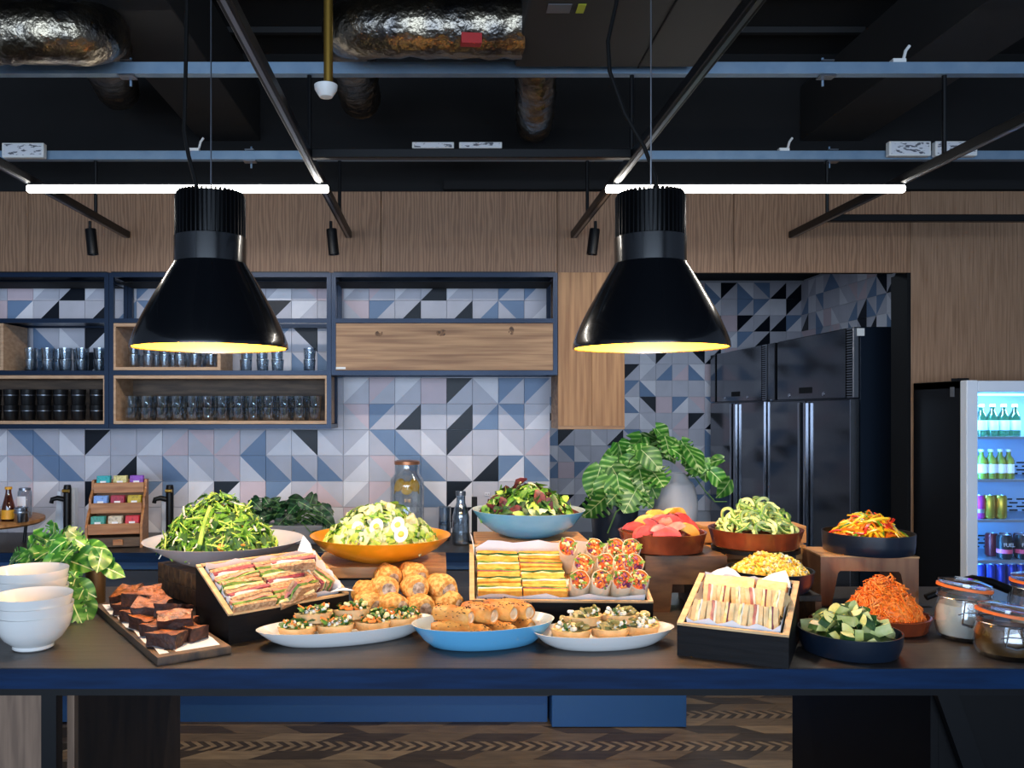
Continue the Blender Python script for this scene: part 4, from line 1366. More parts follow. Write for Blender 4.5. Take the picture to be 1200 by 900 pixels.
# stacks of white bowls
BP = [(.045, 0), (.05, .004), (.05, .012), (.072, .03), (.088, .055), (.0945, .08), (.0965, .092)]
bm_ = MB().lathe([(0, 0)] + BP, 48)
bm_.lathe([BP[-1]] + [(r - .004, z + .002) for r, z in BP[2:-1]][::-1] + [(0, .016)], 48)
BOWL = bm_.mesh('white_bowl', ['porcelain'])
for (px, py, D, n, nm) in ((39, 700, 2.22, 3, 'front stack'), (35, 668, 2.44, 4, 'rear stack')):
    x = X(px, D)
    for k in range(n):
        if n == 3:
            pos = ['bottom', 'middle', 'top'][k]
        else:
            pos = ['bottom', 'second lowest', 'second highest', 'top'][k]
        sc = 1.0 if n == 3 else 1.06
        place('white_bowl', BOWL, None, (x + .002 * (k % 2), D, IT + k * 0.0245), scale=(sc, sc, 1), label='white porcelain bowl, %s one of the %s at the left edge' % (pos, nm), cat='bowl', group='stacked white bowls')

# small leafy plant and brass cup at the left
D = 2.62
t = thing('trailing_plant', 'bright variegated trailing plant behind the white bowls', 'potted plant', (X(60, D), D + .02, IT))
MB().lathe([(0, 0), (.045, 0), (.05, .006), (.058, .1), (.053, .1), (.048, .085), (0, .085)], 28).build('pot', 'pot_navy', t)
pts = [at(px, py, D + dd) for px, py, dd in ((20, 652, .1), (34, 640, .1), (48, 630, .12), (62, 622, .12), (76, 620, .1), (90, 628, .06), (30, 660, 0), (50, 648, 0), (66, 640, -.02), (82, 640, 0), (98, 638, 0), (110, 640, .02), (56, 660, -.06),
       (72, 656, -.06), (90, 660, -.04), (118, 652, -.02), (124, 662, 0), (86, 676, -.08), (84, 690, -.1), (92, 702, -.12), (88, 714, -.13), (100, 710, -.1), (132, 668, 0), (44, 660, .05), (64, 632, .05), (14, 656, .1), (102, 650, -.03), (78, 650, -.08), (94, 690, -.1), (38, 648, .02))]
plant(t, (X(64, D), D + .02, IT + .09), pts, 0.066, LEAF_BIG, 14, face=(0, -1, .55))
t = thing('brass_cup', 'slim brass cup with orange contents beside the trailing plant', 'cup', (X(112, 2.72), 2.72, IT))
MB().lathe([(0, 0), (.028, 0), (.03, .004), (.031, .135), (.028, .135), (.0265, .11), (0, .108)], 28).build('cup_body', mat('antique_brass', (150, 120, 84), .35, .8), t)
mat('turmeric', (225, 120, 20), .8, col2=(245, 160, 50), scale=120, bump=.8, bscale=200)
noisy(MB().lathe([(0, .128), (.012, .127), (.022, .122), (.0275, .116)], 20), .003, 120).build('orange_filling', 'turmeric', t)

# ------------------------------------------------------------------ brownies on board
bx, by = -.68, 2.06
dl, dw = Vector((-.558, .83, 0)), Vector((.83, .558, 0))
yaw = math.atan2(dw.y, dw.x)
t = thing('serving_board', 'dark rustic board under the brownies at the front edge', 'board', (bx, by, IT), rz=yaw)
b_ = slab(.185, .70, .02, 8, 0, 0, .06)
noisy(b_, .0018, 30, 2)
b_.build('board', mat('rustic_board', (58, 50, 46), .6, col2=(98, 76, 56), scale=5, stretch=(8, 1, 4)), t, (.0925, .35, 0))
lm = MB()
n = 10
vs, fs = [], []
for i in range(n + 1):
    for j in range(5):
        vs.append((.012 + .155 * j / 4 + .003 * math.sin(i * 2.1 + j), .03 + .62 * i / n, .0205 + (.004 if j in (0, 4) and i % 3 == 1 else 0)))
for i in range(n):
    for j in range(4):
        a = i * 5 + j
        fs.append((a, a + 1, a + 6, a + 5))
lm.add(vs, fs, 0, True)
lm.build('paper_liner', 'paper', None, (bx, by, IT), (0, 0, yaw), label='white paper sheet under the brownies', cat='paper')
mat('brownie_side', (44, 22, 16), .6, col2=(72, 36, 24), scale=70, bump=.5)
mat('brownie_top', (92, 46, 22), .4, col2=(168, 100, 52), scale=45, detail=6, bump=.7, bscale=60)
BR = []
for sd in range(4):
    q = slab(.088, .056, .033, 6, 0, 1, .15)
    noisy(q, .008, 28, sd)
    noisy(q, .0015, 120, sd + 5)
    BR.append(q.mesh('brownie', ['brownie_side', 'brownie_top']))
tm = Matrix.Translation((bx, by, IT)) @ Matrix.Rotation(yaw, 4, 'Z')
spots = [(.05, .10, 0, .3), (.12, .13, 0, -.2), (.06, .20, 0, .1), (.125, .23, 0, .5), (.05, .29, 0, -.15), (.12, .32, 0, .2), (.055, .39, 0, .1), (.125, .42, 0, -.3), (.06, .49, 0, .4), (.12, .52, 0, .1), (.07, .585, 0, -.1),
         (.09, .16, .031, .8), (.11, .25, .031, .2), (.07, .33, .031, .6), (.115, .40, .031, -.3), (.07, .44, .031, .2), (.11, .50, .031, .9), (.075, .55, .031, .1)]
for k, (u, v, z, a) in enumerate(spots):
    p = tm @ Vector((u, v, .0215 + z))
    place('brownie', BR[k % 4], None, p, (R.uniform(-.06, .06) + (R.choice((-.25, .25, .4)) if z else 0), R.uniform(-.06, .06) + (R.uniform(-.2, .2) if z else 0), a - .5), label='chocolate brownie, %s from the front in the %s layer of the pile' % (ORD[k] if k < 11 else ORD[k - 11], 'top' if z else 'bottom'), cat='brownie', group='brownies on the board')

# ------------------------------------------------------------------ wood block, white bowl and green salad
a_, b2 = Vector((-.66, .752)), Vector((.752, .66))
t = thing('butcher_block', 'thick end grain wooden block under the white bowl', 'block', (-.757, 2.668, IT), rz=math.atan2(b2.y, b2.x))
for i in range(2):
    for k in range(7):
        MB().box((.12 - .006 * i, .0215 + k * .043, .026 + i * .051), (.24 - .012 * i, .0425, .05), b=.0015).build('stave', 'acacia', t)
D = 2.84
t = thing('salad_bowl', 'wide white bowl of stringy green salad on the wooden block', 'bowl', (X(263, D), D, IT + .102))
bowl([(.09, 0), (.10, .004), (.15, .022), (.205, .052), (.245, .078), (.262, .088)], 56, 'bowl', 'porcelain_lilac', 'porcelain_lilac', t)


def pile(name, loc, rx, ry, h, n, mats, w, kind, seed, lab, cat, parent=None, dome='salad_deep', curv=.4, flat=.6, pw=.8, thick=None):
    """mound of n small pieces; w = list of (length, width) per material; kind leaf | stick | lump"""
    pr = random.Random(seed)
    mb = MB()
    prof = [(rx * .9 * math.sin(q * math.pi / 16), h * .76 * math.cos(q * math.pi / 16) ** pw) for q in range(9)]
    d = MB().lathe(prof, 26, len(mats), sx=1, sy=ry / rx)
    noisy(d, .01, 45, seed)
    mb.v, mb.f, mb.m, mb.sm = d.v, d.f, d.m, d.sm
    for i in range(n):
        a = pr.uniform(0, 2 * math.pi)
        r = math.sqrt(pr.random())
        zz = h * max(0.02, 1 - r * r) ** pw * (1 + .12 * math.sin(a * 3 + seed))
        c = Vector((rx * r * math.cos(a), ry * r * math.sin(a), zz * pr.uniform(.8, 1.08)))
        out = Vector((math.cos(a) * r, math.sin(a) * r, .9 - .5 * r)).normalized()
        n_ = (out + Vector((pr.uniform(-1, 1), pr.uniform(-1, 1), pr.uniform(-1, 1))) * flat).normalized()
        dd = n_.cross(Vector((pr.uniform(-1, 1), pr.uniform(-1, 1), pr.uniform(-1, 1)))).normalized()
        mi = pr.choices(range(len(mats)), [q[2] if len(q) > 2 else 1 for q in w])[0]
        L, W = w[mi][0] * pr.uniform(.7, 1.25), w[mi][1] * pr.uniform(.7, 1.25)
        B = basis(dd, n_).to_4x4()
        mb.M = Matrix.Translation(c) @ B
        k = w[mi][3] if len(w[mi]) > 3 else kind
        if k == 'leaf':
            vs = []
            for u in range(5):
                uu = u / 4
                ww = W / 2 * (math.sin(math.pi * (uu * .86 + .1))) * (1 + .25 * math.sin(u * 5 + i))
                y = (uu - .5) * L
                z = curv * L * (.25 - (uu - .5) ** 2) + pr.uniform(-.1, .1) * W
                vs += [(-ww, y, z + .25 * ww), (0, y, z), (ww, y, z + .25 * ww)]
            mb.add(vs, [(3 * u + q, 3 * u + q + 1, 3 * u + q + 4, 3 * u + q + 3) for u in range(4) for q in (0, 1)], mi, True)
        elif k == 'stick':
            cv = curv * L * pr.uniform(-.5, .5)
            mb.tube([(0, -L / 2, 0), (cv * .5, -L / 6, cv * .7), (cv * .5, L / 6, cv * .7), (0, L / 2, 0)], [W * .4, W / 2, W / 2, W * .3], 4, mi)
        else:
            mb.add([(L / 2, 0, 0), (-L / 2, 0, 0), (0, W / 2, 0), (0, -W / 2, 0), (0, 0, W / 2), (0, 0, -W / 2)], [(0, 2, 4), (2, 1, 4), (1, 3, 4), (3, 0, 4), (2, 0, 5), (1, 2, 5), (3, 1, 5), (0, 3, 5)], mi, True)
    mb.M = Matrix()
    me = mb.mesh(name, list(mats) + [dome], angle=70)
    return place(name, me, parent, loc, label=lab, cat=cat, kind='stuff')


mat('salad_deep', (44, 74, 24), .6)
mat('leaf_green', (70, 122, 30), .5, col2=(108, 158, 48), scale=30)
mat('leaf_lime', (150, 186, 66), .5, col2=(184, 208, 100), scale=30)
mat('leaf_pale', (205, 214, 140), .5, col2=(228, 230, 180), scale=30)
mat('leaf_deep', (28, 66, 26), .5, col2=(52, 96, 36), scale=30)
mat('leaf_purple', (70, 22, 32), .5, col2=(104, 40, 46), scale=30)
mat('carrot', (240, 122, 32), .5, col2=(250, 152, 66), scale=40)
mat('cream_bit', (236, 226, 196), .6, col2=(246, 240, 222), scale=40)
pile('green_salad', (X(258, D), D - .01, IT + .102 + .055), .185, .155, .16, 900, ['leaf_green', 'leaf_lime', 'leaf_deep', 'cream_bit', 'carrot'],
     [(.055, .016, 5, 'leaf'), (.075, .006, 4, 'stick'), (.05, .02, 3, 'leaf'), (.05, .006, 1.2, 'stick'), (.035, .018, .25, 'leaf')], 'leaf', 3, 'tall heap of stringy green leaf salad in the white bowl', 'salad')
st = MB().tube([(0, 0, 0), (.012, 0, .06), (.03, .01, .12)], [.008, .007, .005], 8)
st.build('broccoli_stem', 'leaf_lime', None, at(234, 638, D - .17), label='long pale green stem leaning on the green salad', cat='stem')

# ------------------------------------------------------------------ display crates


def crate(lab, x, d, z, yaw, pit, W, L):
    """wedge crate standing on the island: vertical walls, sloping top; local frame at front-left bottom corner"""
    t = thing('display_crate', lab, 'crate', (x, d, IT), rz=yaw, group='display crates')
    zf = z - IT
    run, zr = L * math.cos(pit), zf + L * math.sin(pit)
    th = .014
    cap = .006
    # walls
    MB().box((W / 2, th / 2, (zf - cap) / 2), (W, th, zf - cap)).build('front_board', 'crate_black', t)
    MB().box((W / 2, run - th / 2, (zr - cap) / 2), (W, th, zr - cap)).build('back_board', 'crate_black', t)
    for x0 in (0, W - th):
        poly = [(th, 0), (run - th, 0), (run - th, zr - cap - th * math.tan(pit)), (th, zf - cap + th * math.tan(pit))]
        MB().prism(poly, x0, x0 + th, axis='X').build('side_board', 'crate_black', t)
    # raw wooden rims
    sl = Vector((0, math.cos(pit), math.sin(pit)))
    for a, b in (((th / 2, 0, zf - cap / 2), (th / 2, run, zr - cap / 2)), ((W - th / 2, 0, zf - cap / 2), (W - th / 2, run, zr - cap / 2))):
        MB().bar(a, b, th * 1.06, cap).build('rim', 'crate_wood', t)
    MB().box((W / 2, th / 2, zf - cap / 2), (W - 2 * th, th, cap)).build('rim', 'crate_wood', t)
    MB().box((W / 2, run - th / 2, zr - cap / 2), (W - 2 * th, th, cap)).build('rim', 'crate_wood', t)
    # inner wooden lining and sloping floor
    fl = 0.05
    q = MB().add([(th, th, zf - fl), (W - th, th, zf - fl), (W - th, run - th, zr - fl), (th, run - th, zr - fl)], [(0, 1, 2, 3)])
    q.build('inner_floor', 'crate_wood', t)
    M = Matrix.Translation((x, d, IT)) @ Matrix.Rotation(yaw, 4, 'Z') @ Matrix.Translation((0, 0, zf)) @ Matrix.Rotation(pit, 4, 'X')
    return t, M          # M: crate top plane frame, x across, y up the slope, z out of it


def liner(M, W, L, lab, seed, dep=.046, ups=(.0, .004, .01, .004), flaps=()):
    """paper sheet lining the crate: floor and four raised wavy edges (front, right, back, left)"""
    pr = random.Random(seed)
    mb = MB()
    m = .017
    n = 12
    def ring(z, inset):
        pts = []
        for i in range(n):
            pts.append((m + inset + (W - 2 * m - 2 * inset) * i / n, m + inset, z))
        for i in range(n):
            pts.append((W - m - inset, m + inset + (L - 2 * m - 2 * inset) * i / n, z))
        for i in range(n):
            pts.append((W - m - inset - (W - 2 * m - 2 * inset) * i / n, L - m - inset, z))
        for i in range(n):
            pts.append((m + inset, L - m - inset - (L - 2 * m - 2 * inset) * i / n, z))
        return pts
    lo = ring(-dep, .006)
    hi = []
    for i, p in enumerate(ring(0, .002)):
        side = i // n
        up = ups[side] + .006 * math.sin(i * 1.9 + seed) + pr.uniform(-.002, .002)
        hi.append((p[0], p[1], up))
    vs = lo + hi
    N_ = len(lo)
    fs = [(i, (i + 1) % N_, N_ + (i + 1) % N_, N_ + i) for i in range(N_)]
    fs.append(tuple(range(N_)))
    mb.M = M
    mb.add(vs, fs, 0, True)
    for (x0, y0, x1, y1, x2, y2, zz) in flaps:      # folded paper corners poking over the rim
        mb.add([(x0, y0, .0), (x1, y1, .0), ((x1 + x2) / 2, (y1 + y2) / 2, zz * .8), (x2, y2, zz), ((x0 + x2) / 2, (y0 + y2) / 2, zz * .7)], [(0, 1, 2, 3, 4)], 0, True)
    # small printed dashes on the front edge
    for i in range(1, 2 * n - 1, 2):
        f = i / (2 * n)
        mb.add([(m + W * f, m + .0005, -.02), (m + W * f + .006, m + .0005, -.02), (m + W * f + .006, m + .0005, -.014), (m + W * f, m + .0005, -.014)], [(0, 1, 2, 3)], 1)
    return mb.build('paper_liner', ['paper', 'paper_print'], None, label=lab, cat='paper')


mat('bread_brown', (158, 114, 76), .8, col2=(212, 174, 132), scale=110, bump=.4)
mat('bread_crust', (150, 96, 54), .7, col2=(176, 124, 76), scale=40, bump=.3)
mat('bread_yellow', (220, 140, 36), .75, col2=(240, 178, 76), scale=40, bump=.3)
mat('bread_white', (226, 190, 134), .8, col2=(240, 212, 162), scale=50, bump=.3)
mat('ham', (196, 112, 96), .5, col2=(222, 150, 130), scale=50)
mat('beet', (120, 40, 60), .5, col2=(160, 80, 90), scale=50)
mat('egg_mayo', (238, 216, 130), .6, col2=(246, 236, 190), scale=60)
mat('lettuce', (58, 92, 28), .5, col2=(122, 156, 62), scale=50)
mat('tortilla', (224, 204, 176), .7, col2=(202, 172, 136), scale=26, thr=(.4, .75))
mat('tomato', (208, 62, 36), .4, col2=(226, 110, 50), scale=50)
mat('red_cabbage', (110, 40, 84), .5, col2=(150, 80, 120), scale=50)


def sandwich(w, d, layers, seed, ragged=.002):
    """layers: (thickness, material index) stacked along z; w across x, d along y"""
    mb = MB()
    z = 0
    pr = random.Random(seed)
    for th, mi in layers:
        q = slab(w * (1 if mi < 2 else 1.015), d * (1 if mi < 2 else 1.02), th, 4, mi, mi, .1)
        noisy(q, ragged * (1 if mi < 2 else 1.8), 50, seed + mi)
        b = len(mb.v)
        mb.v += [(p[0], p[1], p[2] + z) for p in q.v]
        mb.f += [[b + i for i in f] for f in q.f]
        mb.m += q.m; mb.sm += q.sm
        z += th * .93
    return mb


def put(name, me, M, u, v, w, rot=(0, 0, 0), **k):
    Mx = M @ Matrix.Translation((u, v, w)) @ Euler(rot).to_matrix().to_4x4()
    return place(name, me, None, Mx.to_translation(), Mx.to_euler(), **k)


# left crate: brown bread sandwiches
LC = (-.555, 2.245, 1.082, rad(42.2), rad(29.5), .39, .215)
t, M = crate('black crate of brown bread sandwiches beside the brownies', *LC)
liner(M, LC[5], LC[6], 'white paper lining the crate of brown sandwiches', 2, ups=(.002, .016, .012, .01), flaps=((LC[5] - .07, LC[6] - .016, LC[5] - .016, LC[6] - .04, LC[5] - .03, LC[6] + .03, .035), (LC[5] - .016, .03, LC[5] - .06, .016, LC[5] + .012, -.008, .012)))
SA = []
for sd, fill in enumerate((('ham', 'lettuce'), ('beet', 'cream_bit'), ('lettuce', 'egg_mayo'))):
    SA.append(sandwich(.125, .055, [(.011, 0), (.010, 2), (.007, 3), (.011, 0)], sd, .005).mesh('sandwich', ['bread_brown', 'bread_crust', fill[0], fill[1]]))
k = 0
for c_ in range(2):
    for r_ in range(5):
        put('sandwich', SA[k % 3], M, .082 + c_ * .132, .038 + r_ * .035, -.012 + R.uniform(-.004, .006), (rad(96 + R.uniform(-12, 12)), R.uniform(-.08, .08), R.uniform(-.12, .12)),
            label='brown bread sandwich, %s from the front in the %s row of the left crate' % (ORD[r_], 'left' if c_ == 0 else 'middle'), cat='sandwich', group='sandwiches in the left crate, %s row' % ('left' if c_ == 0 else 'middle'))
        k += 1
for r_ in range(3):
    put('sandwich', SA[(k + r_) % 3], M, .318 + .012 * r_, .105, -.012, (rad(82), 0, rad(-82 + 6 * r_)), label='brown sandwich turned sideways in the left crate, %s from the right' % ORD[2 - r_], cat='sandwich', group='sideways sandwiches in the left crate')
for r_ in range(2):
    put('sandwich', SA[r_], M, .235 + .04 * r_, .05 + .1 * r_, .016, (rad(100), rad(20 - 40 * r_), rad(25 - 50 * r_)), label=['tilted brown sandwich on top near the front of the left crate', 'tilted brown sandwich on top near the back of the left crate'][r_], cat='sandwich', group='top sandwiches in the left crate')

# middle crate: yellow sandwiches and wraps
MC = (.0865, 2.45, 1.074, rad(-2.0), rad(18.4), .523, .343)
t, M = crate('wide black crate holding yellow sandwiches and tortilla wraps', *MC)
liner(M, MC[5], MC[6], 'white printed paper lining the wide middle crate', 5, ups=(.004, .008, .02, .004), flaps=((.016, MC[6] - .08, .016, MC[6] - .016, .0, MC[6] + .01, .04), (MC[5] - .1, MC[6] - .016, MC[5] - .016, MC[6] - .06, MC[5] + .015, MC[6] + .005, .03)))
SY = []
for sd, fill in enumerate((('lettuce', 'cream_bit'), ('leaf_deep', 'egg_mayo'), ('lettuce', 'beet'))):
    SY.append(sandwich(.128, .06, [(.016, 0), (.009, 2), (.007, 3), (.016, 0)], sd + 10, .0028).mesh('toasted_sandwich', ['bread_yellow', 'bread_crust', fill[0], fill[1]]))
k = 0
for c_ in range(2):
    for r_ in range(5):
        put('toasted_sandwich', SY[k % 3], M, .088 + c_ * .132, .078 + r_ * .0515 - (.0 if c_ == 0 else .006), -.02 + R.uniform(-.003, .003), (rad(92 + R.uniform(-5, 5)), 0, R.uniform(-.04, .04)),
            label='golden toasted sandwich, %s from the front in the %s column of the middle crate' % (ORD[r_], 'left' if c_ == 0 else 'right'), cat='sandwich', group='toasted sandwiches, %s column' % ('left' if c_ == 0 else 'right'))
        k += 1


def wrap_mesh(seed):
    pr = random.Random(seed)
    mb = MB()
    r, h = .0285, .105
    pf = [(0, 0), (r * .85, 0), (r, .008), (r * 1.02, h * .5), (r * 1.03, h), (r * .93, h + .002), (r * .88, h - .004, 3), (0, h - .004, 3)]
    mb.lathe(pf, 22, 0, sy=.88)
    mb.v = [(x, y, z + (y / r) * .016 if z > h * .6 else z) for x, y, z in mb.v]
    noisy(mb, .003, 40, seed)
    for i in range(40):
        a, q = pr.uniform(0, 6.28), math.sqrt(pr.random()) * r * .8
        x, y = q * math.cos(a), q * .86 * math.sin(a)
        s = pr.uniform(.005, .0105)
        mi = pr.choice([1, 1, 2, 2, 3, 3, 4, 4, 6])
        lo = MB()
        lo.M = Matrix.Translation((x, y, h - .003 + (y / r) * .016 + pr.uniform(-.002, .004))) @ Euler((pr.uniform(0, 3), pr.uniform(0, 3), pr.uniform(0, 3))).to_matrix().to_4x4()
        lo.box((0, 0, 0), (s * 1.6, s * .8, s * .7), b=s * .15)
        b = len(mb.v)
        mb.v += lo.v
        mb.f += [[b + j for j in f] for f in lo.f]
        mb.m += [mi] * len(lo.f); mb.sm += [True] * len(lo.f)
    # leafy tip
    for i in range(3):
        a = pr.uniform(0, 6.28)
        mb.M = Matrix.Translation((r * .5 * math.cos(a), r * .4 * math.sin(a), h + .004)) @ basis((math.cos(a), math.sin(a), .5), (0, 0, 1)).to_4x4()
        mb.add([(-.006, 0, 0), (.006, 0, 0), (.008, .012, .004), (0, .022, .002), (-.008, .012, .004)], [(0, 1, 2, 3, 4)], 6)
    mb.M = Matrix()
    return mb.mesh('wrap', ['tortilla', 'red_cabbage', 'tomato', 'carrot', 'egg_mayo', 'leaf_lime', 'lettuce'])


WR = [wrap_mesh(s) for s in range(5)]
k = 0
for r_, n in enumerate((4, 4, 4)):
    for c_ in range(n):
        u = .318 + c_ * .0585 + (.012 if r_ == 1 else 0) * (1 if c_ < 3 else .5)
        v = .075 + r_ * .088
        put('wrap', WR[k % 5], M, min(u, .49), v, -.050 + .006 * r_, (rad(22), rad((-6, 6, -5)[r_] if c_ == 0 else R.uniform(-7, 7)), R.uniform(-.3, .3)),
            label='halved tortilla wrap, %s from the left in the %s row of the middle crate' % (ORD[c_], ['front', 'middle', 'back'][r_]), cat='wrap', group='tortilla wraps, %s row' % ['front', 'middle', 'back'][r_])
        k += 1

# right crate: finger sandwiches
RC = (.600, 2.155, 1.082, rad(-27.2), rad(13.5), .262, .317)
t, M = crate('black crate of white finger sandwiches right of the tart platter', *RC)
liner(M, RC[5], RC[6], 'white printed paper lining the right crate', 9, ups=(.006, .012, .008, .006), flaps=((.02, RC[6] - .016, .12, RC[6] - .016, .075, RC[6] + .012, .02), (RC[5] - .1, RC[6] - .016, RC[5] - .016, RC[6] - .05, RC[5] - .035, RC[6] + .005, .026)))
SF = []
for sd, fill in enumerate((('egg_mayo', 'cream_bit'), ('ham', 'cream_bit'), ('egg_mayo', 'beet'))):
    SF.append(sandwich(.062, .062, [(.012, 0), (.007, 2), (.005, 3), (.012, 0)], sd + 20, .002).mesh('finger_sandwich', ['bread_white', 'bread_crust', fill[0], fill[1]]))
for r_ in range(2):
    for c_ in range(6):
        Mx = M @ Matrix.Translation((.050 + c_ * .0335 + (.01 if r_ else 0), .068 + r_ * .088, -.004 + .004 * r_)) @ Matrix.Rotation(rad(R.uniform(-14, 14)), 4, 'Z') @ Matrix.Rotation(rad(-38), 4, 'X') @ Matrix.Rotation(rad(90), 4, 'Y') @ Matrix.Translation((0, 0, -.018))
        place('finger_sandwich', SF[(c_ + r_) % 3], None, Mx.to_translation(), Mx.to_euler(),
              label='white finger sandwich, %s from the left in the %s row of the right crate' % (ORD[c_], ['front', 'rear'][r_]), cat='sandwich', group='finger sandwiches, %s row' % ['front', 'rear'][r_])
FLAT = [sandwich(w, .05, [(.011, 0), (.007, 2), (.011, 0)], 31 + i, .0012).mesh('finger_sandwich', ['bread_white', 'bread_crust', 'ham']) for i, w in enumerate((.13, .075))]
put('finger_sandwich', FLAT[0], M, .088, .268, -.022, (rad(12), 0, 0), label='long white sandwich lying across the back of the right crate', cat='sandwich')
put('finger_sandwich', FLAT[1], M, .197, .262, -.022, (rad(12), 0, -.05), label='short white sandwich lying in the back corner of the right crate', cat='sandwich')

# ------------------------------------------------------------------ oval platters with pastries


def platter(lab, cx, cy, yaw, hl, hw, h, om, im):
    t = thing('oval_platter', lab, 'platter', (cx, cy, IT), rz=yaw, group='oval platters')
    k = hw / hl
    P = [(hl * .70, 0), (hl * .74, .003), (hl * .85, h * .35), (hl * .96, h * .8), (hl, h)]
    mb = MB().lathe([(0, .0)] + P, 56, 0, sy=k)
    mb.lathe([P[-1], (hl - .005, h), (hl * .93, h * .8), (hl * .83, h * .4), (hl * .7, .006), (0, .006)], 56, 1, sy=k)
    # squarer ends
    mb.build('dish', [om, im], t)
    return Matrix.Translation((cx, cy, IT)) @ Matrix.Rotation(yaw, 4, 'Z')


mat('pastry', (214, 160, 84), .6, col2=(236, 192, 122), scale=40, bump=.3)
mat('tart_crust', (216, 168, 108), .65, col2=(232, 190, 136), scale=30, bump=.2)
mat('tart_fill', (240, 206, 120), .5, col2=(246, 226, 170), scale=60, bump=.5)
mat('golden_pastry', (196, 116, 46), .45, col2=(232, 168, 86), scale=22, detail=5, bump=.4, bscale=70)
mat('sausage_fill', (226, 206, 176), .7, col2=(206, 170, 130), scale=60)
mat('seed_dark', (50, 36, 24), .6)
mat('aubergine', (104, 100, 52), .45, col2=(176, 164, 100), scale=50)


def half_tart(r, h, seed, toppings):
    """half round tart: crust wall, cut face, filling, and chunky topping bits as one mesh each"""
    mb = MB()
    n = 14
    arc = [(r * math.cos(math.pi * i / n), r * math.sin(math.pi * i / n)) for i in range(n + 1)]
    lo = [(x * .86, y * .86, 0) for x, y in arc]
    hi = [(x, y, h) for x, y in arc]
    inn = [(x * .9, y * .9, h * .93) for x, y in arc]
    v = lo + hi + inn
    m_ = n + 1
    fs = [(i, i + 1, m_ + i + 1, m_ + i) for i in range(n)] + [(m_ + i, m_ + i + 1, 2 * m_ + i + 1, 2 * m_ + i) for i in range(n)]
    mb.add(v, fs, 0, True)
    mb.add(v, [tuple(range(m_))], 0)
    mb.add(v, [tuple([0, m_, 2 * m_, 3 * m_ - 1, 2 * m_ - 1, m_ - 1])], 0)
    mb.add(inn, [tuple(range(m_))], 1)
    noisy(mb, .0012, 60, seed)
    base = mb.mesh('tart', ['tart_crust', 'tart_fill'])
    pr = random.Random(seed)
    tb = MB()
    mats = [q[0] for q in toppings]
    for mi, (mn, cnt, L, W, kind) in enumerate(toppings):
        for i in range(cnt):
            a, q = pr.uniform(.1, 3.04), math.sqrt(pr.random()) * r * .8
            c = Vector((q * math.cos(a), q * math.sin(a), h + pr.uniform(0, .016)))
            tb.M = Matrix.Translation(c) @ Euler((pr.uniform(-.9, .9), pr.uniform(-.9, .9), pr.uniform(0, 6.28))).to_matrix().to_4x4()
            l, w = L * pr.uniform(.7, 1.3), W * pr.uniform(.7, 1.3)
            if kind == 'leaf':
                vs = []
                for u in range(4):
                    uu = u / 3
                    ww = w / 2 * math.sin(math.pi * (uu * .8 + .12)) * (1 + .4 * math.sin(u * 4 + i))
                    vs += [(-ww, (uu - .5) * l, .2 * ww), (0, (uu - .5) * l, .15 * l * math.sin(3 * uu)), (ww, (uu - .5) * l, .2 * ww)]
                tb.add(vs, [(3 * u + q_, 3 * u + q_ + 1, 3 * u + q_ + 4, 3 * u + q_ + 3) for u in range(3) for q_ in (0, 1)], mi, True)
            elif kind == 'disc':
                tb.lathe([(0, 0), (l / 2, 0), (l / 2, w), (0, w)], 10, mi)
            else:
                tb.box((0, 0, 0), (l, w, w), mi, b=w * .25)
    tb.M = Matrix()
    return base, tb.mesh('topping', mats, recalc=True)


mat('feta', (240, 238, 228), .6)
mat('parsley', (44, 92, 28), .5, col2=(78, 130, 44), scale=40)
T1 = [half_tart(.052, .026, 40 + s, [('parsley', 16, .02, .016, 'leaf'), ('leaf_deep', 8, .022, .014, 'leaf'), ('carrot', 7, .018, .006, 'box'), ('feta', 8, .009, .008, 'box'), ('egg_mayo', 6, .014, .008, 'box')]) for s in range(3)]
T2 = [half_tart(.056, .024, 50 + s, [('aubergine', 8, .024, .004, 'disc'), ('feta', 9, .011, .009, 'box'), ('parsley', 5, .018, .01, 'leaf'), ('cream_bit', 10, .012, .009, 'box'), ('leaf_deep', 4, .022, .008, 'leaf')]) for s in range(3)]


def tarts(M, lst, protos, nm, lab, grp, where):
    for k, (u, v, w, a, tilt) in enumerate(lst):
        base, top = protos[k % 3]
        o = put('tart', base, M, u, v, w, (tilt, 0, a), label=lab % where[k], cat='tart', group=grp)
        tp = place('topping', top, o)


M = platter('white oval platter of herb topped tarts beside the brown sandwiches', -.25, 2.305, rad(20), .243, .098, .044, 'porcelain', 'porcelain')
tarts(M, [(-.135, .0, .024, 3.1, 0), (-.035, -.008, .024, 3.3, 0), (.07, -.005, .024, 3.2, 0), (.15, .01, .024, 3.4, 0), (-.095, .025, .02, .2, 0), (0, .02, .02, 0, 0), (.09, .028, .02, .1, 0), (-.085, .03, .050, 3.2, .05), (.02, .028, .050, 3.1, .1), (.165, .02, .022, -.5, 0)],
      T1, 'tart', 'herb topped tart %s of the left platter', 'herb tarts on the left platter',
      ['at the left front', 'second along the front', 'third along the front', 'at the right front', 'at the left back', 'in the middle back', 'at the right back', 'stacked on top at the left', 'stacked on top in the middle', 'at the far right tip'])
M = platter('white oval platter of vegetable tarts left of the right crate', .435, 2.255, rad(12), .196, .092, .042, 'porcelain', 'porcelain')
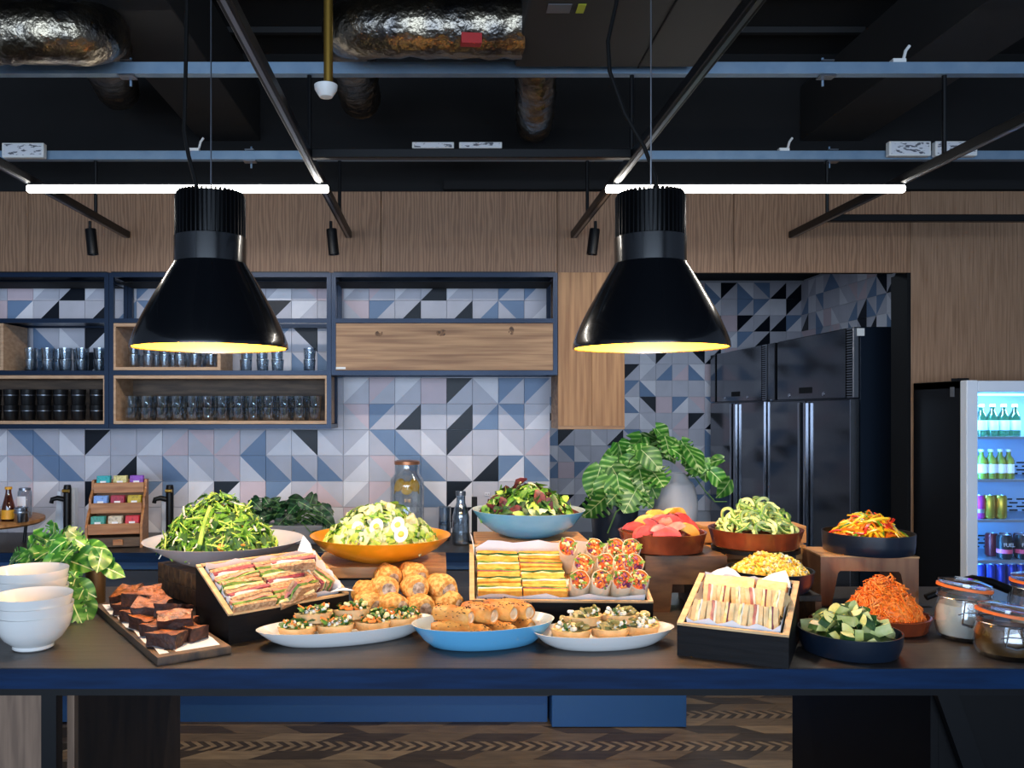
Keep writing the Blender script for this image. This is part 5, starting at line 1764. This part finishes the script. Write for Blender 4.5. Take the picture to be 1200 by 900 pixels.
tarts(M, [(-.09, .008, .024, 3.1, 0), (.015, .004, .024, 3.2, 0), (.105, .012, .024, 3.3, 0), (-.075, .02, .02, .2, 0), (.03, .015, .02, 0, 0), (.11, .025, .02, .2, 0), (.055, .032, .049, 3.2, .06), (-.05, .036, .049, 3.3, .05)],
      T2, 'tart', 'aubergine and feta tart %s of the right platter', 'vegetable tarts on the right platter',
      ['at the left front', 'in the middle front', 'at the right front', 'at the left back', 'in the middle back', 'at the right back', 'stacked on top at the right', 'stacked on top at the left'])
M = platter('pale blue oval dish of sausage rolls in the middle front', .118, 2.27, rad(15), .196, .112, .060, 'glaze_blue', 'glaze_pale')
SR = []
for sd in range(3):
    q = MB()
    r, h = .026, .105
    q.M = Matrix.Rotation(math.pi / 2, 4, 'Y') @ Matrix.Translation((0, 0, -h / 2))
    q.lathe([(0, .010, 1), (r * .5, .006, 1), (r * .58, .001, 0), (r * .78, 0, 0), (r * .9, .008, 0), (r * 1.04, h * .22, 0), (r * 1.0, h * .3, 0), (r * 1.1, h * .5, 0), (r * 1.04, h * .62, 0), (r * 1.06, h * .76, 0), (r * .9, h - .008, 0), (r * .78, h, 0), (r * .6, h - .001, 0), (r * .5, h - .004, 1), (0, h - .002, 1)], 22, 0, sy=.92)
    q.M = Matrix()
    noisy(q, .003, 45, sd)
    pr = random.Random(sd)
    for i in range(60):
        a, x = pr.uniform(-1.3, 1.3), pr.uniform(-h * .45, h * .45)
        q.M = Matrix.Translation((x, r * 1.02 * math.sin(a), r * .99 * math.cos(a)))
        q.box((0, 0, 0), (.0035, .0018, .0018), 2, rz=pr.uniform(0, 3))
    q.M = Matrix()
    SR.append(q.mesh('sausage_roll', ['golden_pastry', 'sausage_fill', 'seed_dark']))
for k, (u, v, w, a) in enumerate(((-.095, -.02, .042, -.35), (-.045, -.035, .036, -.8), (.03, -.03, .036, -1.0), (-.06, .04, .036, -.8), (.03, .045, .036, -.9), (.1, .02, .036, -1.1),
                                  (-.085, -.002, .078, -.75), (-.015, .0, .080, -.95), (.045, .01, .080, -1.0), (.1, .03, .076, -1.1))):
    put('sausage_roll', SR[k % 3], M, u, v, w, (R.uniform(-.4, .4), 0, a), label='golden sausage roll, %s from the left in the %s of the blue dish' % (ORD[k % 6] if k < 6 else ORD[k - 6], 'bottom layer' if k < 6 else 'top layer'), cat='sausage roll', group='sausage rolls, %s' % ('bottom layer' if k < 6 else 'top layer'))

# ------------------------------------------------------------------ bread rolls on a dark plate
mat('roll_crust', (206, 138, 58), .65, col2=(244, 196, 116), scale=90, thr=(.42, .6), bump=.5, bscale=120)
mat('roll_cut', (120, 98, 82), .8, col2=(214, 196, 176), scale=70)
t = thing('dark_plate', 'dark slate plate under the seeded bread rolls', 'plate', (-.10, 2.575, IT))
MB().lathe([(0, 0), (.10, 0), (.145, .012), (.15, .016), (.143, .017), (.1, .007), (0, .007)], 40).build('plate', 'slate', t)
RO = []
for sd in range(3):
    q = MB()
    r, h = .036, .104
    q.M = Matrix.Rotation(math.pi / 2, 4, 'Y') @ Matrix.Translation((0, 0, -h / 2))
    q.lathe([(0, .002, 1), (r * .55, .0, 1), (r * .86, .004, 0), (r, .016, 0), (r * 1.08, h * .35, 0), (r * 1.1, h * .6, 0), (r * 1.0, h * .85, 0), (r * .7, h * .97, 0), (0, h, 0)], 22, 0, sy=1.0)
    q.M = Matrix()
    noisy(q, .005, 26, sd)
    noisy(q, .0015, 110, sd)
    RO.append(q.mesh('bread_roll', ['roll_crust', 'roll_cut']))
for k, (px, py, D, a, tl) in enumerate(((433, 709, 2.52, 2.6, 0), (458, 712, 2.50, 2.9, 0), (492, 712, 2.50, 2.5, 0), (523, 708, 2.53, 2.9, 0), (450, 690, 2.55, 2.5, .1), (486, 688, 2.55, 2.4, .1), (517, 688, 2.56, 2.6, 0), (432, 696, 2.58, 2.9, 0), (455, 676, 2.64, 2.5, 0), (484, 674, 2.64, 2.6, 0), (508, 704, 2.62, 3.3, 0))):
    p = at(px, py, D)
    p.z = max(p.z, IT + .045)
    place('bread_roll', RO[k % 3], None, p, (R.uniform(-.5, .5), tl, a - .55), label='seeded bread roll %s of the roll pile' % ['at the bottom left', 'second along the bottom front', 'third along the bottom front', 'at the bottom right end', 'in the middle tier at the left', 'in the middle tier at the centre', 'in the middle tier at the right', 'at the left flank', 'on the crest at the left', 'on the crest at the right', 'half hidden at the right back'][k], cat='bread roll', group='bread rolls on the dark plate')

# ------------------------------------------------------------------ yellow bowl on board
t = thing('board_riser', 'black steel riser under the orange board', 'riser', (X(447, 2.8), 2.83, IT))
for x in (-.17, .17):
    MB().box((x, 0, .0415), (.02, .22, .083)).build('leg', 'black_metal', t)
MB().box((0, 0, .08), (.32, .22, .008)).build('plate', 'black_metal', t)
t = thing('serving_board', 'thick beech board under the yellow bowl', 'board', (X(447, 2.8), 2.84, IT + .085))
for i in range(4):
    MB().box((0, -.105 + i * .07, .019), (.425, .0697, .037), b=.002).build('plank', 'beech', t)
D = 2.83
zY = IT + .1225
t = thing('salad_bowl', 'wide yellow bowl of pale egg salad on the beech board', 'bowl', (X(447 - 1, D), D, zY))
s_ = D / F
bowl([(.085, 0), (.095, .004), (.15, .02), (.195, .046), (.222, .07), (.2325, .084)], 56, 'bowl', 'enamel_yellow', 'enamel_yellow', t)
pile('egg_salad', (X(446, D), D - .01, zY + .052), .185, .15, .115, 520, ['leaf_lime', 'leaf_pale', 'leaf_green', 'cream_bit', 'egg_mayo'],
     [(.05, .034, 3.2), (.05, .034, 3.2), (.04, .026, 1.6), (.022, .02, 1.2, 'lump'), (.02, .018, .8, 'lump')], 'leaf', 6, 'heap of pale lettuce and egg salad in the yellow bowl', 'salad', dome='leaf_lime')
mat('egg_white', (244, 240, 230), .4)
mat('yolk', (240, 178, 50), .5, col2=(248, 204, 96), scale=60)
eg = MB().lathe([(0, -.016), (.012, -.014), (.019, -.008), (.022, 0), (.0205, .001), (0, .001)], 22, 0, sy=1.25)
eg.lathe([(0.0105, .0012, 1), (.008, .004, 1), (0, .005, 1)], 16, 1)
EGG = eg.mesh('egg_half', ['egg_white', 'yolk'])
for k, (px, py, dd, lab) in enumerate(((441, 617, -.13, 'halved boiled egg left of centre on the egg salad'), (466, 615, -.13, 'halved boiled egg right of centre on the egg salad'), (420, 620, -.11, 'halved boiled egg at the left flank of the egg salad'), (470, 626, -.15, 'halved boiled egg low at the front of the egg salad'))):
    place('egg_half', EGG, None, at(px, py, D + dd), (rad(62), R.uniform(-.5, .5), R.uniform(-.4, .4)), label=lab, cat='egg', group='egg halves')
CR = noisy(slab(.028, .024, .02, 4, 0, 0, .3), .003, 60, 1).mesh('crouton', ['egg_mayo'])
for k, (px, py, dd) in enumerate(((457, 597, -.02), (449, 595, -.01), (430, 605, -.06), (482, 611, -.09))):
    place('crouton', CR, None, at(px, py, D + dd), (.4 * k, .3, k), label='toasted crouton on the egg salad, %s' % ['right at the peak', 'just left of the peak', 'on the left shoulder', 'on the right shoulder'][k], cat='crouton', group='croutons on the egg salad')

# ------------------------------------------------------------------ blue bowl on board
t = thing('board_riser', 'black steel riser hidden behind the middle crate', 'riser', (X(622, 2.88), 2.9, IT))
for x in (-.14, .14):
    MB().box((x, 0, .08), (.02, .16, .16)).build('leg', 'black_metal', t)
MB().box((0, 0, .161), (.30, .17, .006)).build('plate', 'black_metal', t)
zBd = IT + .165
t = thing('serving_board', 'slatted oak board under the pale blue bowl', 'board', (X(620, 2.9), 2.9, zBd))
for i in range(5):
    MB().box((0, -.088 + i * .044, .0125), (.37, .0435, .025), b=.002).build('plank', 'beech', t)
D = 2.9
t = thing('salad_bowl', 'pale blue bowl of mixed red and green leaves', 'bowl', (X(619, D), D, zBd + .0255))
bowl([(.075, 0), (.085, .004), (.125, .02), (.158, .046), (.182, .078), (.192, .092)], 56, 'bowl', 'glaze_blue', 'glaze_pale', t)
pile('leaf_salad', (X(618, D), D - .01, zBd + .0255 + .062), .155, .13, .10, 360, ['leaf_green', 'leaf_purple', 'leaf_lime', 'leaf_deep', 'leaf_pale'],
     [(.062, .026, 2.4), (.058, .03, 2), (.055, .022, 2), (.06, .028, 2), (.04, .02, 1)], 'leaf', 12, 'loose mixed red and green leaves in the pale blue bowl', 'salad', flat=1.0)

# ------------------------------------------------------------------ terracotta fruit dish on a stump
t = thing('wood_stand', 'dark chunky wooden stand with arch under the fruit dish', 'stand', (.755, 2.72, IT))
arch = [(-.118, 0), (-.05, 0), (-.042, .085), (.03, .085), (.038, 0), (.118, 0), (.125, .12), (.125, .172), (-.125, .172), (-.125, .12)]
MB().prism(arch, -.11, .11, axis='Y').build('block', 'stump_wood', t)
MB().box((0, .04, .045), (.068, .02, .03)).build('cross_bar', 'riser_wood', t)


def dish(name, lab, px, D, z, r, h, m, cat='dish', flare=.9):
    t = thing(name, lab, cat, (X(px, D), D, z), group=name + ' group')
    bowl([(r * flare * .93, 0), (r * flare, .004), (r * (flare + .04), h * .5), (r * .985, h * .9), (r, h)], 48, 'dish_body', m, m, t, .006)
    return t


D = 2.72
zF = IT + .1725
dish('terracotta_dish', 'terracotta dish of cut fruit on the wooden stand', 776, D, zF, .137, .062, 'terracotta')
mat('melon', (240, 168, 60), .4, col2=(248, 196, 96), scale=20)
mat('watermelon', (214, 62, 60), .35, col2=(230, 96, 88), scale=20)
mat('fig', (240, 190, 160), .4, col2=(214, 110, 100), scale=24)
mat('plum_skin', (96, 20, 36), .35)
WED = {}
for nm, m1, m2 in (('melon_wedge', 'melon', 'melon'), ('watermelon_wedge', 'watermelon', 'watermelon'), ('grapefruit_wedge', 'fig', 'watermelon'), ('plum_wedge', 'watermelon', 'plum_skin')):
    q = MB()
    n = 8
    arc = [(.042 * math.cos(math.pi * i / n), .030 * math.sin(math.pi * i / n)) for i in range(n + 1)]
    q.prism(arc, -.011, .011, 0, axis='Y')
    for i in range(n):
        q.m[i] = 1
    noisy(q, .003, 40, len(WED))
    WED[nm] = q.mesh(nm, [m1, m2])
base = at(776, 628, D)
FR = [('watermelon_wedge', -36, 621, -.03, .2), ('watermelon_wedge', -22, 625, -.09, -.2), ('plum_wedge', -14, 620, -.08, .9), ('grapefruit_wedge', 0, 624, -.10, .3), ('grapefruit_wedge', 16, 622, -.09, -.4), ('watermelon_wedge', 6, 627, -.11, 0),
      ('melon_wedge', 34, 623, -.06, .5), ('plum_wedge', -6, 614, -.04, -.7), ('watermelon_wedge', 28, 613, -.03, 1.0), ('grapefruit_wedge', 4, 615, -.04, -.1), ('plum_wedge', 16, 613, -.03, .6), ('melon_wedge', -24, 613, .0, -.6),
      ('melon_wedge', -6, 607, .02, .5), ('melon_wedge', 12, 605, .03, -.3), ('melon_wedge', 24, 607, .02, 1.1), ('watermelon_wedge', -14, 616, .03, .2), ('watermelon_wedge', 20, 617, .05, .4), ('grapefruit_wedge', -30, 618, .03, 0), ('watermelon_wedge', 36, 619, .0, .9), ('melon_wedge', 2, 612, .07, 0)]
CL = {'melon_wedge': 'orange melon wedge in the fruit dish, %s counted from front to back', 'watermelon_wedge': 'red watermelon wedge in the fruit dish, %s counted from front to back', 'grapefruit_wedge': 'pink grapefruit wedge in the fruit dish, %s counted from front to back', 'plum_wedge': 'dark skinned plum wedge in the fruit dish, %s counted from front to back'}
FR.sort(key=lambda q: q[3])
for k, (nm, dx, py, dd, rr) in enumerate(FR):
    n_ = sum(1 for q in FR[:k] if q[0] == nm)
    place(nm, WED[nm], None, at(776 + dx * .85, py + 2, D + dd), (R.uniform(-.5, .1), rr, R.uniform(-.5, .5)), label=CL[nm] % ORD[n_], cat='fruit', group=nm.replace('_', ' ') + 's')

# ------------------------------------------------------------------ cucumber dish on a black stand, pine crate behind
D = 2.72
zS = Z(640, 2.72)
t = thing('plate_stand', 'black metal ring stand under the cucumber dish', 'stand', (X(885, D), D, IT))
MB().lathe([(.125, zS - IT - .012), (.135, zS - IT - .012), (.135, zS - IT), (.125, zS - IT), (.125, zS - IT - .012)], 40).build('ring', 'black_metal', t)
for a in (-2.75, -.9, .9, 2.75):
    MB().bar((.128 * math.cos(a), .128 * math.sin(a), 0), (.128 * math.cos(a), .128 * math.sin(a), zS - IT - .012), .012).build('leg', 'black_metal', t)
dish('terracotta_dish', 'terracotta dish of cucumber ribbons on the ring stand', 885, D, zS, .145, .058, 'terracotta')
mat('cuc_flesh', (184, 204, 112), .4, col2=(208, 220, 150), scale=30)
mat('cuc_skin', (84, 128, 44), .45, col2=(112, 152, 62), scale=40)
CU = []
for sd in range(4):
    q = MB()
    R0, r0, n = .027 + .004 * sd, .018 + .004 * sd, 12
    span = (2.6, 3.4, 2.2, 4.2)[sd]
    vs, fs = [], []
    for i in range(n + 1):
        a = span * i / n
        zz = .004 * math.sin(a * 2 + sd)
        for rr, hz in ((R0, .0025), (R0, -.0025), (r0, -.0025), (r0, .0025)):
            vs.append((rr * math.cos(a), rr * math.sin(a), zz + hz))
    for i in range(n):
        for s in range(4):
            fs.append((i * 4 + s, i * 4 + (s + 1) % 4, i * 4 + 4 + (s + 1) % 4, i * 4 + 4 + s))
    q.add(vs, fs, 0, True)
    for i in range(0, n * 4, 4):
        q.m[i] = 1
    CU.append(q.mesh('cucumber_slice', ['cuc_flesh', 'cuc_skin'], angle=50))


def heap(name, meshes, cx, cy, z, rx, ry, h, n, seed, lab, cat, grp, tilt=.9):
    pr = random.Random(seed)
    for i in range(n):
        a = i * 2.39996 + pr.uniform(-.3, .3)
        r = math.sqrt((i + .5) / n)
        zz = z + h * max(0, 1 - r ** 1.7) + pr.uniform(-.006, .006)
        out = Vector((r * math.cos(a), r * math.sin(a), .8))
        nn = (out + Vector((pr.uniform(-1, 1), pr.uniform(-1, 1), pr.uniform(-1, 1))) * tilt)
        d = nn.cross(Vector((pr.uniform(-1, 1), pr.uniform(-1, 1), .1)))
        place(name, pr.choice(meshes), None, (cx + rx * r * math.cos(a), cy + ry * r * math.sin(a), zz), basis(d, nn).to_euler(), label=lab, cat=cat, group=grp)


heap('cucumber_slice', CU, X(885, D), D - .005, zS + .05, .105, .10, .085, 120, 4, 'pale green cucumber ribbon heaped in the terracotta dish', 'cucumber', 'cucumber ribbons')
t = thing('pine_crate', 'slatted pine crate standing behind the cucumber dish', 'crate', ((.884 + 1.235) / 2, 2.925, IT))
for z in (.03, .085, .14, .195):
    for y in (-.05, .05):
        MB().box((0, y, z), (.351, .01, .048), b=.002).build('slat', 'crate_pine', t)
for x in (-.168, .168):
    for z in (.03, .085, .14, .195):
        MB().box((x, 0, z), (.01, .088, .048), b=.002).build('slat', 'crate_pine', t)
    MB().box((x * .955, -.04, .112), (.014, .012, .222)).build('corner_post', 'crate_pine', t)
MB().box((0, 0, .008), (.33, .09, .01)).build('base_board', 'crate_pine', t)
MB().box((0, .0, .2235), (.351, .11, .01), b=.002).build('lid', 'crate_pine', t)

# ------------------------------------------------------------------ corn bowl on a riser
D = 2.5
t = thing('wood_riser', 'dark red wooden riser under the corn bowl', 'riser', (X(905, D), D, IT))
MB().box((0, 0, .084), (.22, .16, .018), b=.002).build('top_board', 'dark_wood', t)
for x in (-.1, .1):
    MB().box((x, 0, .0375), (.018, .16, .075)).build('leg', 'acacia', t)
t = thing('black_bowl', 'low navy bowl of buttery corn behind the right crate', 'bowl', (X(902, D), D, IT + .094))
bowl([(.098, 0), (.106, .004), (.117, .03), (.121, .056), (.1225, .060)], 48, 'bowl_body', 'bowl_navy', 'bowl_navy', t)
mat('corn', (240, 186, 46), .45, col2=(250, 214, 96), scale=60)
pile('corn_salad', (X(902, D), D, IT + .094 + .045), .108, .105, .055, 900, ['corn', 'egg_mayo', 'cream_bit', 'lettuce'], [(.014, .012, 6), (.018, .01, 2), (.012, .01, 1), (.012, .006, .3)], 'lump', 21, 'heap of yellow corn in the low navy bowl', 'corn', dome='corn')

# ------------------------------------------------------------------ pepper bowl on arch stand
t = thing('arch_stand', 'oak arch stand under the sliced pepper bowl', 'stand', (X(1018, 2.7), 2.765, IT), rz=rad(-5))
arch = [(-.148, 0), (-.115, 0), (-.095, .105), (-.088, .112), (.088, .112), (.095, .105), (.115, 0), (.148, 0), (.148, .156), (-.148, .156)]
MB().prism(arch, -.085, .085, axis='Y').build('arch', 'riser_wood', t)
MB().box((0, 0, .1575), (.30, .174, .006), b=.001).build('top_board', 'beech', t)
D = 2.765
zP = IT + .161
t = thing('black_bowl', 'navy bowl of sliced coloured peppers on the arch stand', 'bowl', (X(1017, D), D, zP))
bowl([(.130, 0), (.134, .004), (.137, .03), (.138, .064)], 48, 'bowl_body', 'bowl_navy', 'bowl_navy', t)
PEP = []
for nm, c in (('yellow', (244, 176, 24)), ('orange', (236, 110, 20)), ('red', (206, 44, 22)), ('green', (92, 134, 30)), ('yellow2', (250, 200, 50))):
    mat('pepper_' + nm, c, .3, col2=tuple(min(255, int(v * 1.1)) for v in c), scale=30)
    q = MB()
    cv = .010
    L = .075
    vs = []
    for i in range(7):
        u = i / 6 - .5
        for (a, b) in ((-.004, .0015), (.004, .0015), (.004, -.0015), (-.004, -.0015)):
            vs.append((a + cv * math.sin(u * 3), u * L, b + cv * (1 - 4 * u * u)))
    fs = [(i * 4 + s, i * 4 + (s + 1) % 4, i * 4 + 4 + (s + 1) % 4, i * 4 + 4 + s) for i in range(6) for s in range(4)] + [(0, 1, 2, 3), (24, 25, 26, 27)]
    q.add(vs, fs, 0, True)
    me = q.mesh('pepper_strip', ['pepper_' + nm])
    PEP.append((nm.replace('2', ''), me))
pr = random.Random(31)
for i in range(150):
    a = i * 2.39996
    r = math.sqrt((i + .5) / 150)
    nm, me = pr.choices(PEP, [3, 2, 1.2, 1.6, 2.4])[0]
    nn = Vector((r * math.cos(a), r * math.sin(a), .9)) + Vector((pr.uniform(-1, 1), pr.uniform(-1, 1), pr.uniform(-1, 1))) * .5
    d = nn.cross(Vector((pr.uniform(-1, 1), pr.uniform(-1, 1), .1)))
    place('pepper_strip', me, None, (X(1017, D) + .098 * r * math.cos(a), D + .095 * r * math.sin(a), zP + .05 + .062 * (1 - r ** 1.6) + pr.uniform(-.005, .005)), basis(d, nn).to_euler(),
          label='thin %s pepper strip in the navy bowl' % nm, cat='pepper', group='%s pepper strips' % nm)
noisy(MB().lathe([(0, .075), (.05, .07), (.09, .055), (.13, .04)], 24), .006, 40).build('pepper_heap', 'pepper_yellow', None, (X(1017, D), D, zP), label='dense layer of chopped pepper under the strips', cat='pepper', kind='stuff')

# ------------------------------------------------------------------ carrots, courgette chunks
D = 2.42
dish('terracotta_dish', 'terracotta dish of grated carrot in front of the arch stand', 1036, D, IT, .122, .042, 'terracotta')
pile('grated_carrot', (X(1034, D), D, IT + .03), .108, .105, .105, 1500, ['carrot', 'pepper_orange', 'carrot'], [(.034, .0042, 3), (.03, .004, 1), (.026, .0036, 2)], 'stick', 22, 'mound of grated orange carrot in the terracotta dish', 'carrot', dome='carrot', curv=.3, flat=.5, pw=1.1)
t = thing('red_garnish', 'small red dish of chilli behind the courgette bowl', 'dish', (X(958, 2.46), 2.43, IT))
MB().lathe([(0, 0), (.03, 0), (.042, .025), (.039, .026), (.03, .008), (0, .006)], 24).build('dish_body', 'terracotta', t)
noisy(MB().lathe([(0, .05), (.02, .044), (.036, .024)], 18), .006, 60, 3).build('chilli_filling', 'tomato', t)
D = 2.185
t = thing('black_bowl', 'navy bowl of courgette chunks at the front edge', 'bowl', (1.05, D, IT))
bowl([(.105, 0), (.112, .004), (.121, .03), (.1235, .058)], 48, 'bowl_body', 'bowl_navy', 'bowl_navy', t)
mat('courgette_flesh', (184, 194, 112), .45, col2=(214, 216, 152), scale=40)
mat('courgette_skin', (34, 66, 30), .35, col2=(64, 98, 48), scale=50)
CK = []
for sd in range(4):
    q = MB()
    n = 6
    r, span = .026, (1.6, 3.1, 1.6, 2.2)[sd]
    h = (.03, .024, .04, .03)[sd]
    poly = [(0, 0)] + [(r * math.cos(span * i / n), r * math.sin(span * i / n)) for i in range(n + 1)]
    q.prism(poly, -h / 2, h / 2, 0)
    for i in range(1, n + 1):
        q.m[i] = 1
    noisy(q, .0015, 50, sd)
    CK.append(q.mesh('courgette_chunk', ['courgette_flesh', 'courgette_skin']))
heap('courgette_chunk', CK, 1.05, D, IT + .045, .092, .09, .058, 46, 8, 'green skinned courgette chunk piled in the front navy bowl', 'courgette', 'courgette chunks', tilt=1.6)
noisy(MB().lathe([(0, .07), (.04, .064), (.08, .05), (.112, .036)], 24), .005, 40).build('courgette_heap', 'courgette_skin', None, (1.05, D, IT), label='dressed courgette pieces under the visible chunks', cat='courgette', kind='stuff')

# ------------------------------------------------------------------ clip jars and utensil at the right
mat('flour', (226, 218, 206), .8)
mat('brown_sauce', (92, 58, 22), .4, col2=(120, 80, 34), scale=30)
mat('jar_seal', (232, 112, 44), .5)
mat('clip_wire', (170, 172, 178), .25, 1.0)


def clip_jar(lab, x, D, r, h, fill, fh, tilt):
    t = thing('clip_jar', lab, 'jar', (x, D, IT), group='clip jars')
    MB().lathe([(0, 0), (r * .78, 0), (r * .92, .008), (r, h * .3), (r, h * .62), (r * .88, h * .84), (r * .86, h * .9), (r * .92, h * .93), (r * .92, h), (r * .84, h), (r * .83, h * .88), (r * .95, h * .6), (r * .95, h * .3), (r * .86, .012), (0, .01)], 40).build('jar_body', 'clear_glass', t)
    MB().lathe([(0, .012), (r * .85, .014), (r * .94, h * .3), (r * .94, min(fh, h * .6)), (r * .86, fh), (0, fh)], 36).build('contents', fill, t)
    q = MB()
    q.M = Matrix.Translation((r * .86, 0, h * 1.02)) @ Matrix.Rotation(tilt, 4, 'Y') @ Matrix.Translation((-r * .86, 0, .008))
    q.lathe([(0, .014), (r * .5, .016), (r * .8, .010), (r * .9, .008), (r * .9, .0), (r * .8, -.002), (0, -.002)], 40)
    lid = q.build('lid', 'clear_glass', t)
    q2 = MB(); q2.M = q.M.copy()
    q2.lathe([(r * .82, -.003), (r * .95, -.003), (r * .95, -.010), (r * .82, -.010), (r * .82, -.003)], 40)
    q2.build('seal', 'jar_seal', lid)
    w = MB()
    a = -1.9
    def P_(da, z, k=1.03):
        return (r * k * math.cos(a + da), r * k * math.sin(a + da), z)
    w.tube([P_(-.28, h * .42), P_(-.22, h * .7, 1.06), P_(-.18, h * .88), P_(.18, h * .88), P_(.22, h * .7, 1.06), P_(.28, h * .42)], .0018, 6)
    w.tube([P_(-.28, h * .42), P_(0, h * .38, 1.05), P_(.28, h * .42)], .0035, 6)
    w.tube([P_(-.4, h * .6), P_(-.2, h * .66, 1.07), P_(.2, h * .66, 1.07), P_(.4, h * .6)], .0016, 6)
    ring = [(r * .93 * math.cos(i * math.pi / 12), r * .93 * math.sin(i * math.pi / 12), h * .90) for i in range(25)]
    w.tube(ring, .0016, 6, caps=False)
    w.build('wire_clip', 'clip_wire', t)
    return t


clip_jar('open clip jar of white flour with an orange seal', X(1130, 2.31), 2.31, .071, .128, 'flour', .095, .12)
clip_jar('open clip jar of brown sauce nearest the right edge', X(1180, 2.145), 2.145, .074, .098, 'brown_sauce', .076, .12)
clip_jar('clip jar half cut off by the right picture edge, farther back', X(1216, 2.42), 2.42, .072, .13, 'flour', .05, .0)
q = MB()
D = 2.62
pts = [at(px, py, D) for px, py in ((1085, 700), (1105, 692), (1122, 683), (1140, 679), (1160, 682), (1180, 690), (1205, 697), (1235, 699))]
q.tube([p - pts[0] for p in pts], [.010, .012, .013, .014, .014, .014, .012, .010], 10)
u = thing('serving_tongs', 'black curved utensil handle arching behind the jars', 'utensil', pts[0])
q.build('handle', 'fridge_black', u)
MB().box((.0, .01, -.045), (.05, .03, .03), b=.005).build('rest', 'fridge_black', u)
MB().box((.39, .01, -.045), (.05, .03, .03), b=.005).build('rest', 'fridge_black', u)
MB().box((0, 0, .006), (.10, .16, .012), b=.004).build('folded_napkin', 'cabinet_grey', None, (X(1088, 2.6), 2.62, IT), (0, 0, .3), label='folded grey napkin beside the arch stand', cat='napkin')
